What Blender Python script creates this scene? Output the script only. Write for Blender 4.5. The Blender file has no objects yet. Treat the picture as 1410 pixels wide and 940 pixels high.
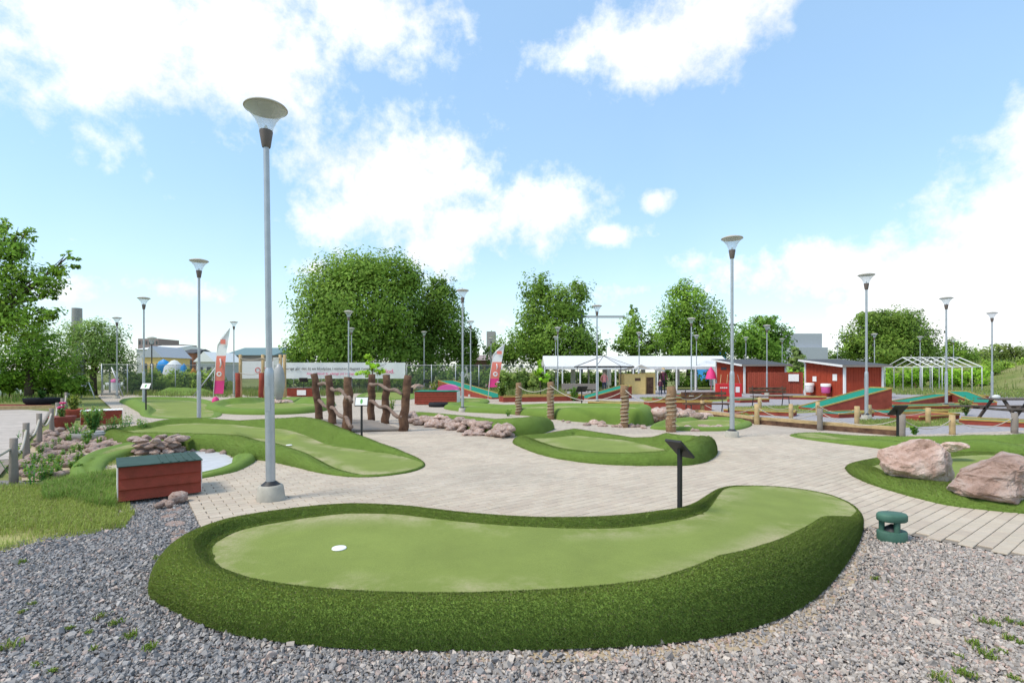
import bpy, bmesh, math, random
import numpy as np
from mathutils import Vector, Matrix, noise
from mathutils.geometry import delaunay_2d_cdt
random.seed(7); RNG = np.random.default_rng(7)
S = bpy.context.scene
COL = S.collection
R = math.radians

# ------------------------------------------------------------------ camera
F, CH, HY, CX = 715.0, 1.55, 512.0, 705.0       # focal length in photo pixels, eye height, horizon row
cam_d = bpy.data.cameras.new('camera'); cam = bpy.data.objects.new('camera', cam_d); COL.objects.link(cam)
cam.location = (0, 0, CH); cam.rotation_euler = (R(90), 0, 0)
cam_d.sensor_width = 36; cam_d.lens = 36 * F / 1410; cam_d.shift_y = (HY - 470) / 1410
cam_d.clip_start = .05; cam_d.clip_end = 4000
S.camera = cam
S.render.resolution_x, S.render.resolution_y = 1024, 682
def P(px, py, h=0.0):
    """photo pixel of a point known to be h above the ground -> ground x, y"""
    z = F * (CH - h) / (py - HY)
    return ((px - CX) * z / F, z)
def PZ(px, z): return (px - CX) * z / F           # x of a pixel column at a depth
def HZ(py, z): return CH + (HY - py) * z / F      # height of a pixel row at a depth

# ------------------------------------------------------------------ sky, sun, exposure
SUN_EL, SUN_AZ = R(55), R(-118)                    # azimuth from +Y towards +X
W = bpy.data.worlds.new('World'); S.world = W; W.use_nodes = True
nt = W.node_tree; nt.nodes.clear()
def N(tree, typ, **kw):
    n = tree.nodes.new(typ)
    for k, v in kw.items():
        if k.startswith('i_'):
            key = k[2:]; n.inputs[int(key) if key.isdigit() else key].default_value = v
        else: setattr(n, k, v)
    return n
L = nt.links.new
def math_node(tree, op, a, b=None, c=None, clamp=False):
    n = tree.nodes.new('ShaderNodeMath'); n.operation = op; n.use_clamp = clamp
    for i, v in enumerate((a, b, c)):
        if v is None: continue
        if isinstance(v, (int, float)): n.inputs[i].default_value = v
        else: tree.links.new(v, n.inputs[i])
    return n.outputs[0]
def build_sky():
    sky = N(nt, 'ShaderNodeTexSky', sky_type='NISHITA', sun_disc=False, sun_elevation=SUN_EL,
            sun_rotation=SUN_AZ, air_density=1.35, dust_density=.15, ozone_density=.5)
    tc = N(nt, 'ShaderNodeTexCoord')
    sep = N(nt, 'ShaderNodeSeparateXYZ'); L(tc.outputs['Generated'], sep.inputs[0])
    M = lambda *a, **k: math_node(nt, *a, **k)
    az = M('ARCTAN2', sep.outputs[0], sep.outputs[1]); el = M('ARCSINE', sep.outputs[2])
    comb = N(nt, 'ShaderNodeCombineXYZ'); L(az, comb.inputs[0]); L(el, comb.inputs[1])
    # ragged edges: warp the direction, then cut the blobs with fractal noise
    n1 = N(nt, 'ShaderNodeTexNoise', i_Scale=9.0, i_Detail=8.0, i_Roughness=.62); L(tc.outputs['Generated'], n1.inputs['Vector'])
    n2 = N(nt, 'ShaderNodeTexNoise', i_Scale=3.2, i_Detail=9.0, i_Roughness=.6, i_Distortion=.4); L(tc.outputs['Generated'], n2.inputs['Vector'])
    n3 = N(nt, 'ShaderNodeTexNoise', i_Scale=26.0, i_Detail=6.0, i_Roughness=.65); L(tc.outputs['Generated'], n3.inputs['Vector'])
    blobs = [(120, 10, 330, 115), (310, 60, 140, 72), (500, 28, 130, 52), (40, 95, 120, 50), (210, 110, 120, 40),
             (545, 262, 125, 78), (615, 255, 85, 66), (640, 310, 95, 48), (745, 285, 85, 48), (470, 300, 70, 46), (590, 345, 80, 30),
             (900, 62, 130, 46), (990, 25, 100, 42), (800, 75, 66, 30), (902, 275, 26, 15), (838, 326, 40, 17),
             (1420, 335, 190, 120), (1260, 375, 170, 62), (1110, 372, 150, 42), (1420, 190, 60, 56), (1320, 440, 260, 70),
             (250, 395, 170, 38), (60, 400, 160, 44), (430, 370, 80, 34), (860, 400, 110, 30), (700, 448, 80, 26), (960, 360, 90, 22), (100, 330, 60, 20)]
    THIN = {(250, 395), (60, 400), (430, 370), (100, 330), (860, 400), (960, 360), (700, 448), (40, 95), (210, 110)}
    THICK = {(120, 10), (310, 60), (545, 262), (1420, 335)}
    tot = None
    for px, py, rx, ry in blobs:
        thin = (px, py) in THIN
        dx = px - CX
        a = math.atan2(dx, F); e = math.atan2(HY - py, math.hypot(F, dx))
        ra = rx / F * math.cos(a) ** 2 * 1.05; re = ry / F * math.cos(a) * 1.05
        s = N(nt, 'ShaderNodeVectorMath', operation='SUBTRACT'); L(comb.outputs[0], s.inputs[0]); s.inputs[1].default_value = (a, e, 0)
        m = N(nt, 'ShaderNodeVectorMath', operation='MULTIPLY'); L(s.outputs[0], m.inputs[0]); m.inputs[1].default_value = (1 / ra, 1 / re, 0)
        d = N(nt, 'ShaderNodeVectorMath', operation='LENGTH'); L(m.outputs[0], d.inputs[0])
        v = M('SUBTRACT', .62 if thin else 1.42 if (px, py) in THICK else 1.25, d.outputs['Value'])
        tot = v if tot is None else M('SMOOTH_MAX', tot, v, .35)
    # clouds over the rest of the dome, the part behind the camera
    back = M('MULTIPLY', M('SUBTRACT', n2.outputs[0], .47), 5.0)
    behind = N(nt, 'ShaderNodeMapRange', interpolation_type='SMOOTHSTEP'); L(math_node(nt, 'ABSOLUTE', az), behind.inputs[0])
    behind.inputs[1].default_value = .85; behind.inputs[2].default_value = 1.2; behind.inputs[3].default_value = -3; behind.inputs[4].default_value = 0
    up = N(nt, 'ShaderNodeMapRange', interpolation_type='SMOOTHSTEP'); L(el, up.inputs[0])
    up.inputs[1].default_value = .62; up.inputs[2].default_value = .85; up.inputs[3].default_value = -3; up.inputs[4].default_value = 0
    tot = M('MAXIMUM', tot, M('ADD', back, M('MAXIMUM', behind.outputs[0], up.outputs[0])))
    f = M('ADD', tot, M('MULTIPLY', M('SUBTRACT', n1.outputs[0], .5), 2.45))
    f = M('ADD', f, M('MULTIPLY', M('SUBTRACT', n3.outputs[0], .5), 1.4))
    mask = N(nt, 'ShaderNodeMapRange', interpolation_type='SMOOTHSTEP'); L(f, mask.inputs[0])
    mask.inputs[1].default_value = .0; mask.inputs[2].default_value = 1.15
    # thin veil that thickens towards the horizon
    veil = N(nt, 'ShaderNodeMapRange', interpolation_type='SMOOTHSTEP'); L(el, veil.inputs[0])
    veil.inputs[1].default_value = .34; veil.inputs[2].default_value = -.02; veil.inputs[3].default_value = .04; veil.inputs[4].default_value = .22
    cov = M('MAXIMUM', mask.outputs[0], M('MULTIPLY', veil.outputs[0], M('ADD', .55, M('MULTIPLY', n2.outputs[0], .8))), clamp=True)
    shade = N(nt, 'ShaderNodeMapRange'); L(n2.outputs[0], shade.inputs[0])
    shade.inputs[1].default_value = .35; shade.inputs[2].default_value = .6; shade.inputs[3].default_value = .86; shade.inputs[4].default_value = 1.0
    cc = N(nt, 'ShaderNodeVectorMath', operation='SCALE'); cc.inputs[0].default_value = (.80, .81, .83); L(shade.outputs[0], cc.inputs['Scale'])
    sc = N(nt, 'ShaderNodeVectorMath', operation='MULTIPLY'); L(sky.outputs[0], sc.inputs[0]); sc.inputs[1].default_value = SKY
    thinv = N(nt, 'ShaderNodeMix', data_type='RGBA'); thinv.inputs[0].default_value = .45; L(sc.outputs[0], thinv.inputs[6]); thinv.inputs[7].default_value = (.285, .475, .70, 1)   # even high haze
    mix = N(nt, 'ShaderNodeMix', data_type='RGBA'); L(cov, mix.inputs[0]); L(thinv.outputs[2], mix.inputs[6]); L(cc.outputs[0], mix.inputs[7])
    bg = N(nt, 'ShaderNodeBackground', i_Strength=1.0); L(mix.outputs[2], bg.inputs[0])
    out = N(nt, 'ShaderNodeOutputWorld'); L(bg.outputs[0], out.inputs[0])
SKY = (.128, .142, .150)
build_sky()
sd = bpy.data.lights.new('sun', 'SUN'); sd.energy = 2.2; sd.angle = R(18); sd.color = (1, .92, .79)
sun = bpy.data.objects.new('sun', sd); COL.objects.link(sun)
sv = Vector((math.sin(SUN_AZ) * math.cos(SUN_EL), math.cos(SUN_AZ) * math.cos(SUN_EL), math.sin(SUN_EL)))
sun.rotation_euler = sv.to_track_quat('Z', 'Y').to_euler(); sun.location = (0, 0, 30)
S.view_settings.view_transform = 'Standard'; S.view_settings.look = 'None'
S.view_settings.gamma = 1; S.view_settings.use_curve_mapping = False
S.view_settings.exposure = .64
S.render.engine = 'CYCLES'

# ------------------------------------------------------------------ materials
MATS = {}
def mat(name, col, nrm=False, *args, **kw):
    m = mat_(name, col, *args, **kw)
    if nrm:      # fibres and leaves take the shading normal of the surface they stand on
        t = m.node_tree; a = N(t, 'ShaderNodeAttribute', attribute_name='nrm'); t.links.new(a.outputs['Vector'], t.nodes['Principled BSDF'].inputs['Normal'])
    return m
def mat_(name, col, rough=.8, spec=.3, var=0.0, scale=6.0, bump=0.0, bscale=60.0, attr=None, metal=0.0, trans=0.0, col2=None, objrand=0.0, hue2=None):
    """principled material: colour broken up by noise, optional colour attribute and fine relief"""
    if name in MATS: return MATS[name]
    m = bpy.data.materials.new(name); m.use_nodes = True; t = m.node_tree
    b = t.nodes['Principled BSDF']; b.inputs['Roughness'].default_value = rough
    b.inputs['Specular IOR Level'].default_value = spec; b.inputs['Metallic'].default_value = metal
    tc = N(t, 'ShaderNodeTexCoord')
    base = N(t, 'ShaderNodeRGB'); base.outputs[0].default_value = (*col, 1); out = base.outputs[0]
    if attr:
        a = N(t, 'ShaderNodeAttribute', attribute_name=attr); out = a.outputs['Color']
    if col2 or var:
        n = N(t, 'ShaderNodeTexNoise', i_Scale=scale, i_Detail=5.0, i_Roughness=.6); t.links.new(tc.outputs['Object'], n.inputs['Vector'])
        mr = N(t, 'ShaderNodeMapRange'); t.links.new(n.outputs[0], mr.inputs[0]); mr.inputs[1].default_value = .3; mr.inputs[2].default_value = .7
        if col2:
            mx = N(t, 'ShaderNodeMix', data_type='RGBA'); t.links.new(mr.outputs[0], mx.inputs[0]); t.links.new(out, mx.inputs[6]); mx.inputs[7].default_value = (*col2, 1); out = mx.outputs[2]
        if var:
            mr.inputs[3].default_value = 0; mr.inputs[4].default_value = 1
            v = N(t, 'ShaderNodeMapRange'); t.links.new(n.outputs[0], v.inputs[0]); v.inputs[1].default_value = .3; v.inputs[2].default_value = .7; v.inputs[3].default_value = 1 - var; v.inputs[4].default_value = 1 + var
            s = N(t, 'ShaderNodeVectorMath', operation='SCALE'); t.links.new(out, s.inputs[0]); t.links.new(v.outputs[0], s.inputs['Scale']); out = s.outputs[0]
    if objrand:
        oi = N(t, 'ShaderNodeObjectInfo'); v = N(t, 'ShaderNodeMapRange'); t.links.new(oi.outputs['Random'], v.inputs[0]); v.inputs[3].default_value = 1 - objrand; v.inputs[4].default_value = 1 + objrand
        s = N(t, 'ShaderNodeVectorMath', operation='SCALE'); t.links.new(out, s.inputs[0]); t.links.new(v.outputs[0], s.inputs['Scale']); out = s.outputs[0]
    t.links.new(out, b.inputs['Base Color'])
    if bump:
        n = N(t, 'ShaderNodeTexNoise', i_Scale=bscale, i_Detail=4.0); t.links.new(tc.outputs['Object'], n.inputs['Vector'])
        bp = N(t, 'ShaderNodeBump', i_Strength=bump, i_Distance=.02); t.links.new(n.outputs[0], bp.inputs['Height']); t.links.new(bp.outputs[0], b.inputs['Normal'])
    if trans:
        tr = N(t, 'ShaderNodeBsdfTranslucent'); t.links.new(out, tr.inputs[0])
        ms = N(t, 'ShaderNodeMixShader'); ms.inputs[0].default_value = trans
        t.links.new(b.outputs[0], ms.inputs[1]); t.links.new(tr.outputs[0], ms.inputs[2])
        t.links.new(ms.outputs[0], t.nodes['Material Output'].inputs[0])
    MATS[name] = m; return m
def M_(n): return MATS[n]
mat('steel', (.42, .44, .46), False, .45, .5, var=.08, scale=8, metal=.55)
mat('concrete', (.42, .39, .33), False, .9, .2, var=.16, scale=9, bump=.35, bscale=70)
mat('bronze', (.13, .10, .085), False, .55, .4, var=.1)
mat('cap_grey', (.46, .43, .38), False, .6, .3, var=.1)
mat('black_metal', (.018, .018, .02), False, .5, .4, var=.15)
mat('dark_wood', (.095, .05, .034), False, .85, .2, var=.35, scale=5, bump=.5, bscale=30, col2=(.15, .085, .05))
mat('branch_wood', (.20, .14, .11), False, .85, .2, var=.3, scale=9, bump=.4, bscale=40)
mat('weathered_wood', (.30, .26, .22), False, .9, .15, var=.25, scale=7, bump=.4, bscale=50, col2=(.20, .17, .15))
mat('pine_wood', (.46, .33, .17), False, .85, .2, var=.2, scale=6, bump=.3, bscale=50)
mat('pole_wood', (.24, .15, .085), False, .9, .2, var=.3, scale=8, bump=.4, bscale=40)
mat('rope', (.46, .38, .27), False, .95, .1, var=.2, scale=40)
mat('rope_white', (.44, .40, .34), False, .95, .1, var=.15, scale=40)
mat('red_board', (.30, .068, .038), False, .8, .2, var=.35, scale=9, bump=.25, bscale=60, objrand=.10, col2=(.22, .04, .026))
mat('red_wall', (.36, .06, .03), False, .8, .2, var=.14, scale=3)
mat('brick_red', (.28, .06, .04), False, .85, .2, var=.2, scale=4)
mat('teal_felt', (.02, .22, .15), False, .95, .1, var=.12, scale=5)
mat('green_sheet', (.028, .065, .05), False, .7, .3, var=.25, scale=7)
mat('yellow_edge', (.44, .31, .09), False, .8, .2, var=.15)
mat('white_paint', (.78, .77, .75), False, .6, .3, var=.05)
mat('white_cloth', (.80, .80, .79), False, .8, .2, var=.04, trans=.25)
mat('pond_bed', (.50, .50, .51), False, .5, .3, var=.12, scale=6, bump=.2, bscale=12)
mat('pink', (.70, .12, .36), False, .5, .4)
mat('magenta', (.72, .05, .22), False, .6, .3)
mat('coral', (.75, .22, .17), False, .6, .3)
mat('red_sign', (.60, .02, .025), False, .5, .4)
mat('roof_felt', (.085, .088, .095), False, .9, .2, var=.15)
mat('yellow_board', (.70, .50, .20), False, .8, .2, var=.1)
mat('speaker_green', (.06, .14, .10), False, .6, .3, var=.2)
mat('tyre', (.022, .022, .024), False, .85, .2, var=.2)
mat('terracotta', (.20, .045, .03), False, .6, .3, var=.2)
mat('stone_grey', (.30, .29, .28), False, .6, .3, var=.25, scale=4)
mat('sculpture', (.34, .33, .33), False, .4, .5, var=.15, scale=3)
mat('skin', (.55, .33, .25), False, .6, .3)
mat('hair', (.07, .045, .03), False, .7, .3)
mat('denim', (.05, .06, .09), False, .8, .2)
mat('dark_cloth', (.03, .032, .04), False, .8, .2)
mat('pink_cloth', (.75, .28, .27), False, .8, .2)
mat('wine_cloth', (.12, .035, .06), False, .8, .2)
mat('blue_plastic', (.01, .24, .60), False, .5, .4)
mat('orange_plastic', (.75, .28, .03), False, .6, .3)
mat('bark', (.10, .08, .06), False, .95, .1, var=.3, scale=5, bump=.6, bscale=18)
mat('leaf', (.06, .1, .02), True, .6, .2, attr='tone', trans=.42)
mat('grassblade', (.1, .15, .03), False, .7, .2, attr='tone', trans=.3)
mat('pile', (.06, .12, .03), True, .8, .12, attr='tone', trans=.15)
mat('stone_tone', (.3, .3, .3), False, .85, .25, attr='tone', var=.12, scale=60)
mat('paver', (.43, .385, .34), False, .9, .2, attr='tone', var=.07, scale=14, bump=.25, bscale=160)
mat('grey_clad', (.40, .42, .45), False, .6, .3, var=.04)
mat('apartment', (.30, .23, .22), False, .9, .2, var=.1)
mat('glass_dark', (.04, .05, .06), False, .15, .5)
mat('ink_and_shade', (.02, .02, .025), False, .7, .2)

def glass_mat():
    m = bpy.data.materials.new('lamp_glass'); m.use_nodes = True; t = m.node_tree
    b = t.nodes['Principled BSDF']; b.inputs['Base Color'].default_value = (.9, .93, .96, 1); b.inputs['Roughness'].default_value = .25
    tr = N(t, 'ShaderNodeBsdfTransparent'); tr.inputs[0].default_value = (.93, .95, .97, 1)
    lw = N(t, 'ShaderNodeLayerWeight', i_Blend=.35); mr = N(t, 'ShaderNodeMapRange'); t.links.new(lw.outputs['Facing'], mr.inputs[0])
    mr.inputs[3].default_value = .22; mr.inputs[4].default_value = .7
    ms = N(t, 'ShaderNodeMixShader'); t.links.new(mr.outputs[0], ms.inputs[0]); t.links.new(tr.outputs[0], ms.inputs[1]); t.links.new(b.outputs[0], ms.inputs[2])
    t.links.new(ms.outputs[0], t.nodes['Material Output'].inputs[0]); MATS['lamp_glass'] = m
glass_mat()
def mesh_fence_mat():
    m = bpy.data.materials.new('wire_mesh'); m.use_nodes = True; t = m.node_tree
    b = t.nodes['Principled BSDF']; b.inputs['Base Color'].default_value = (.10, .13, .12, 1)
    tr = N(t, 'ShaderNodeBsdfTransparent'); ms = N(t, 'ShaderNodeMixShader'); ms.inputs[0].default_value = .30
    t.links.new(tr.outputs[0], ms.inputs[1]); t.links.new(b.outputs[0], ms.inputs[2]); t.links.new(ms.outputs[0], t.nodes['Material Output'].inputs[0])
    MATS['wire_mesh'] = m
mesh_fence_mat()
def turf_mat(name, col, worn, bump, bscale):
    m = bpy.data.materials.new(name); m.use_nodes = True; t = m.node_tree
    b = t.nodes['Principled BSDF']; b.inputs['Roughness'].default_value = .95; b.inputs['Specular IOR Level'].default_value = .12
    b.inputs['Sheen Weight'].default_value = .06; b.inputs['Sheen Roughness'].default_value = .6; b.inputs['Sheen Tint'].default_value = (.75, .9, .6, 1)
    tc = N(t, 'ShaderNodeTexCoord')
    n = N(t, 'ShaderNodeTexNoise', i_Scale=2.2, i_Detail=6.0, i_Roughness=.65); t.links.new(tc.outputs['Object'], n.inputs['Vector'])
    n2 = N(t, 'ShaderNodeTexNoise', i_Scale=bscale, i_Detail=3.0); t.links.new(tc.outputs['Object'], n2.inputs['Vector'])
    v = math_node(t, 'ADD', math_node(t, 'MULTIPLY', n.outputs[0], .5), math_node(t, 'MULTIPLY', n2.outputs[0], .9))
    mr = N(t, 'ShaderNodeMapRange'); t.links.new(v, mr.inputs[0]); mr.inputs[1].default_value = .4; mr.inputs[2].default_value = 1.0; mr.inputs[3].default_value = .70; mr.inputs[4].default_value = 1.30
    s = N(t, 'ShaderNodeVectorMath', operation='SCALE'); s.inputs[0].default_value = col; t.links.new(mr.outputs[0], s.inputs['Scale']); out = s.outputs[0]
    if worn:
        a = N(t, 'ShaderNodeAttribute', attribute_name='edge')         # metres from the foot of the rim
        n3 = N(t, 'ShaderNodeTexNoise', i_Scale=1.1, i_Detail=7.0, i_Roughness=.7); t.links.new(tc.outputs['Object'], n3.inputs['Vector'])
        e = N(t, 'ShaderNodeMapRange', interpolation_type='SMOOTHSTEP'); t.links.new(a.outputs['Fac'], e.inputs[0]); e.inputs[1].default_value = .0; e.inputs[2].default_value = .42; e.inputs[3].default_value = 1; e.inputs[4].default_value = 0
        k = math_node(t, 'MULTIPLY', e.outputs[0], math_node(t, 'MULTIPLY', math_node(t, 'SUBTRACT', n3.outputs[0], .45, clamp=True), 6.0, clamp=True), clamp=True)
        n4 = N(t, 'ShaderNodeTexNoise', i_Scale=45.0, i_Detail=4.0); t.links.new(tc.outputs['Object'], n4.inputs['Vector'])
        k = math_node(t, 'MULTIPLY', k, math_node(t, 'MULTIPLY', n4.outputs[0], 1.5), clamp=True)
        mx = N(t, 'ShaderNodeMix', data_type='RGBA'); t.links.new(k, mx.inputs[0]); t.links.new(out, mx.inputs[6]); mx.inputs[7].default_value = (.42, .36, .22, 1); out = mx.outputs[2]
    t.links.new(out, b.inputs['Base Color'])
    bp = N(t, 'ShaderNodeBump', i_Strength=bump, i_Distance=.01); t.links.new(n2.outputs[0], bp.inputs['Height']); t.links.new(bp.outputs[0], b.inputs['Normal'])
    MATS[name] = m
turf_mat('putting_turf', (.195, .238, .054), True, .5, 170)
turf_mat('rim_turf', (.14, .215, .040), False, .7, 110)
def granite_mat():
    m = bpy.data.materials.new('granite'); m.use_nodes = True; t = m.node_tree
    b = t.nodes['Principled BSDF']; b.inputs['Roughness'].default_value = .8; b.inputs['Specular IOR Level'].default_value = .25
    tc = N(t, 'ShaderNodeTexCoord')
    n = N(t, 'ShaderNodeTexNoise', i_Scale=2.6, i_Detail=9.0, i_Roughness=.65, i_Distortion=.6); t.links.new(tc.outputs['Object'], n.inputs['Vector'])
    cr = N(t, 'ShaderNodeValToRGB'); t.links.new(n.outputs[0], cr.inputs[0])
    el = cr.color_ramp.elements; el[0].position = .33; el[0].color = (.30, .19, .14, 1); el[1].position = .68; el[1].color = (.74, .62, .54, 1)
    e = el.new(.44); e.color = (.54, .36, .29, 1); e = el.new(.56); e.color = (.63, .48, .41, 1)
    oi = N(t, 'ShaderNodeObjectInfo'); v = N(t, 'ShaderNodeMapRange'); t.links.new(oi.outputs['Random'], v.inputs[0]); v.inputs[3].default_value = .75; v.inputs[4].default_value = 1.2
    s = N(t, 'ShaderNodeVectorMath', operation='SCALE'); t.links.new(cr.outputs[0], s.inputs[0]); t.links.new(v.outputs[0], s.inputs['Scale'])
    t.links.new(s.outputs[0], b.inputs['Base Color'])
    n2 = N(t, 'ShaderNodeTexNoise', i_Scale=14.0, i_Detail=8.0, i_Roughness=.7); t.links.new(tc.outputs['Object'], n2.inputs['Vector'])
    bp = N(t, 'ShaderNodeBump', i_Strength=.95, i_Distance=.05); t.links.new(n2.outputs[0], bp.inputs['Height']); t.links.new(bp.outputs[0], b.inputs['Normal'])
    MATS['granite'] = m
granite_mat()
def ground_mat(name, c1, c2, c3, scale, bump=.3, bscale=30):
    m = bpy.data.materials.new(name); m.use_nodes = True; t = m.node_tree
    b = t.nodes['Principled BSDF']; b.inputs['Roughness'].default_value = .95; b.inputs['Specular IOR Level'].default_value = .1
    tc = N(t, 'ShaderNodeTexCoord')
    n = N(t, 'ShaderNodeTexNoise', i_Scale=scale, i_Detail=8.0, i_Roughness=.7); t.links.new(tc.outputs['Object'], n.inputs['Vector'])
    cr = N(t, 'ShaderNodeValToRGB'); t.links.new(n.outputs[0], cr.inputs[0]); el = cr.color_ramp.elements
    el[0].position = .32; el[0].color = (*c1, 1); el[1].position = .68; el[1].color = (*c3, 1); e = el.new(.5); e.color = (*c2, 1)
    t.links.new(cr.outputs[0], b.inputs['Base Color'])
    n2 = N(t, 'ShaderNodeTexNoise', i_Scale=bscale, i_Detail=4.0); t.links.new(tc.outputs['Object'], n2.inputs['Vector'])
    bp = N(t, 'ShaderNodeBump', i_Strength=bump, i_Distance=.05); t.links.new(n2.outputs[0], bp.inputs['Height']); t.links.new(bp.outputs[0], b.inputs['Normal'])
    MATS[name] = m
ground_mat('field', (.13, .17, .045), (.19, .21, .07), (.26, .24, .12), .35)
ground_mat('lawn', (.20, .25, .06), (.28, .30, .09), (.40, .34, .17), 1.2)
ground_mat('soil_gravel', (.15, .14, .13), (.23, .21, .195), (.33, .30, .27), 22, .5, 60)
ground_mat('grey_gravel', (.25, .24, .25), (.33, .31, .32), (.42, .39, .37), 9, .4, 40)
ground_mat('joint_sand', (.20, .17, .14), (.24, .205, .17), (.28, .24, .20), 6)
ground_mat('sand', (.36, .27, .17), (.42, .33, .22), (.50, .41, .30), 5)
def far_paver_mat():
    m = bpy.data.materials.new('far_paving'); m.use_nodes = True; t = m.node_tree
    b = t.nodes['Principled BSDF']; b.inputs['Roughness'].default_value = .92; b.inputs['Specular IOR Level'].default_value = .15
    tc = N(t, 'ShaderNodeTexCoord'); mp = N(t, 'ShaderNodeMapping'); mp.inputs['Rotation'].default_value = (0, 0, -R(36.7)); t.links.new(tc.outputs['Object'], mp.inputs[0])
    br = N(t, 'ShaderNodeTexBrick', offset=.5, i_Scale=1.0); t.links.new(mp.outputs[0], br.inputs[0])
    br.inputs['Color1'].default_value = (.48, .41, .335, 1); br.inputs['Color2'].default_value = (.45, .38, .31, 1); br.inputs['Mortar'].default_value = (.21, .17, .14, 1)
    br.inputs['Mortar Size'].default_value = .0045; br.inputs['Brick Width'].default_value = .226; br.inputs['Row Height'].default_value = .113
    t.links.new(br.outputs[0], b.inputs['Base Color']); MATS['far_paving'] = m
far_paver_mat()
def stain(name):
    # foot-worn and damp patches that run across the blocks, in world space
    t = MATS[name].node_tree; b = t.nodes['Principled BSDF']; src = b.inputs['Base Color'].links[0].from_socket
    g = N(t, 'ShaderNodeNewGeometry'); n = N(t, 'ShaderNodeTexNoise', i_Scale=.7, i_Detail=8.0, i_Roughness=.7); t.links.new(g.outputs['Position'], n.inputs['Vector'])
    v = N(t, 'ShaderNodeMapRange'); t.links.new(n.outputs[0], v.inputs[0]); v.inputs[1].default_value = .3; v.inputs[2].default_value = .7; v.inputs[3].default_value = .86; v.inputs[4].default_value = 1.1
    n2 = N(t, 'ShaderNodeTexNoise', i_Scale=7.0, i_Detail=3.0); t.links.new(g.outputs['Position'], n2.inputs['Vector'])
    v2 = N(t, 'ShaderNodeMapRange', interpolation_type='SMOOTHSTEP'); t.links.new(n2.outputs[0], v2.inputs[0]); v2.inputs[1].default_value = .70; v2.inputs[2].default_value = .78; v2.inputs[3].default_value = 1; v2.inputs[4].default_value = .72
    s = N(t, 'ShaderNodeVectorMath', operation='SCALE'); t.links.new(src, s.inputs[0]); t.links.new(math_node(t, 'MULTIPLY', v.outputs[0], v2.outputs[0]), s.inputs['Scale']); t.links.new(s.outputs[0], b.inputs['Base Color'])
stain('paver'); stain('far_paving')
# ------------------------------------------------------------------ helpers
def link(o, parent=None):
    COL.objects.link(o)
    if parent is not None: o.parent = parent
    return o
def tag(o, label=None, cat=None, group=None, kind=None):
    if label: o['label'] = label
    if cat: o['category'] = cat
    if group: o['group'] = group
    if kind: o['kind'] = kind
    return o
def empty(name, loc, label, cat, group=None, rz=0.0):
    o = bpy.data.objects.new(name, None); o.empty_display_size = .1; link(o)
    o.location = loc; o.rotation_euler = (0, 0, rz); return tag(o, label, cat, group)
def me_obj(name, me, parent=None): return link(bpy.data.objects.new(name, me), parent)
def np_mesh(name, V, Fc, material, tone=None, smooth=False, edge=None, nrm=None):
    """V (n,3); Fc (m,k) constant k; tone (n,3) vertex colours"""
    me = bpy.data.meshes.new(name); V = np.asarray(V, np.float32); Fc = np.asarray(Fc, np.int32)
    k = Fc.shape[1]
    me.vertices.add(len(V)); me.vertices.foreach_set('co', V.ravel())
    me.loops.add(Fc.size); me.loops.foreach_set('vertex_index', Fc.ravel())
    me.polygons.add(len(Fc)); me.polygons.foreach_set('loop_start', np.arange(0, Fc.size, k, dtype=np.int32))
    me.polygons.foreach_set('use_smooth', np.full(len(Fc), smooth, dtype=bool))
    if tone is not None:
        a = me.attributes.new('tone', 'FLOAT_COLOR', 'POINT'); c = np.ones((len(V), 4), np.float32); c[:, :3] = tone; a.data.foreach_set('color', c.ravel())
    if nrm is not None:
        a = me.attributes.new('nrm', 'FLOAT_VECTOR', 'POINT'); a.data.foreach_set('vector', np.asarray(nrm, np.float32).ravel())
    if edge is not None:
        a = me.attributes.new('edge', 'FLOAT', 'POINT'); a.data.foreach_set('value', np.asarray(edge, np.float32))
    me.update(calc_edges=True); me.validate()
    if material: me.materials.append(M_(material) if isinstance(material, str) else material)
    return me
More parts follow.
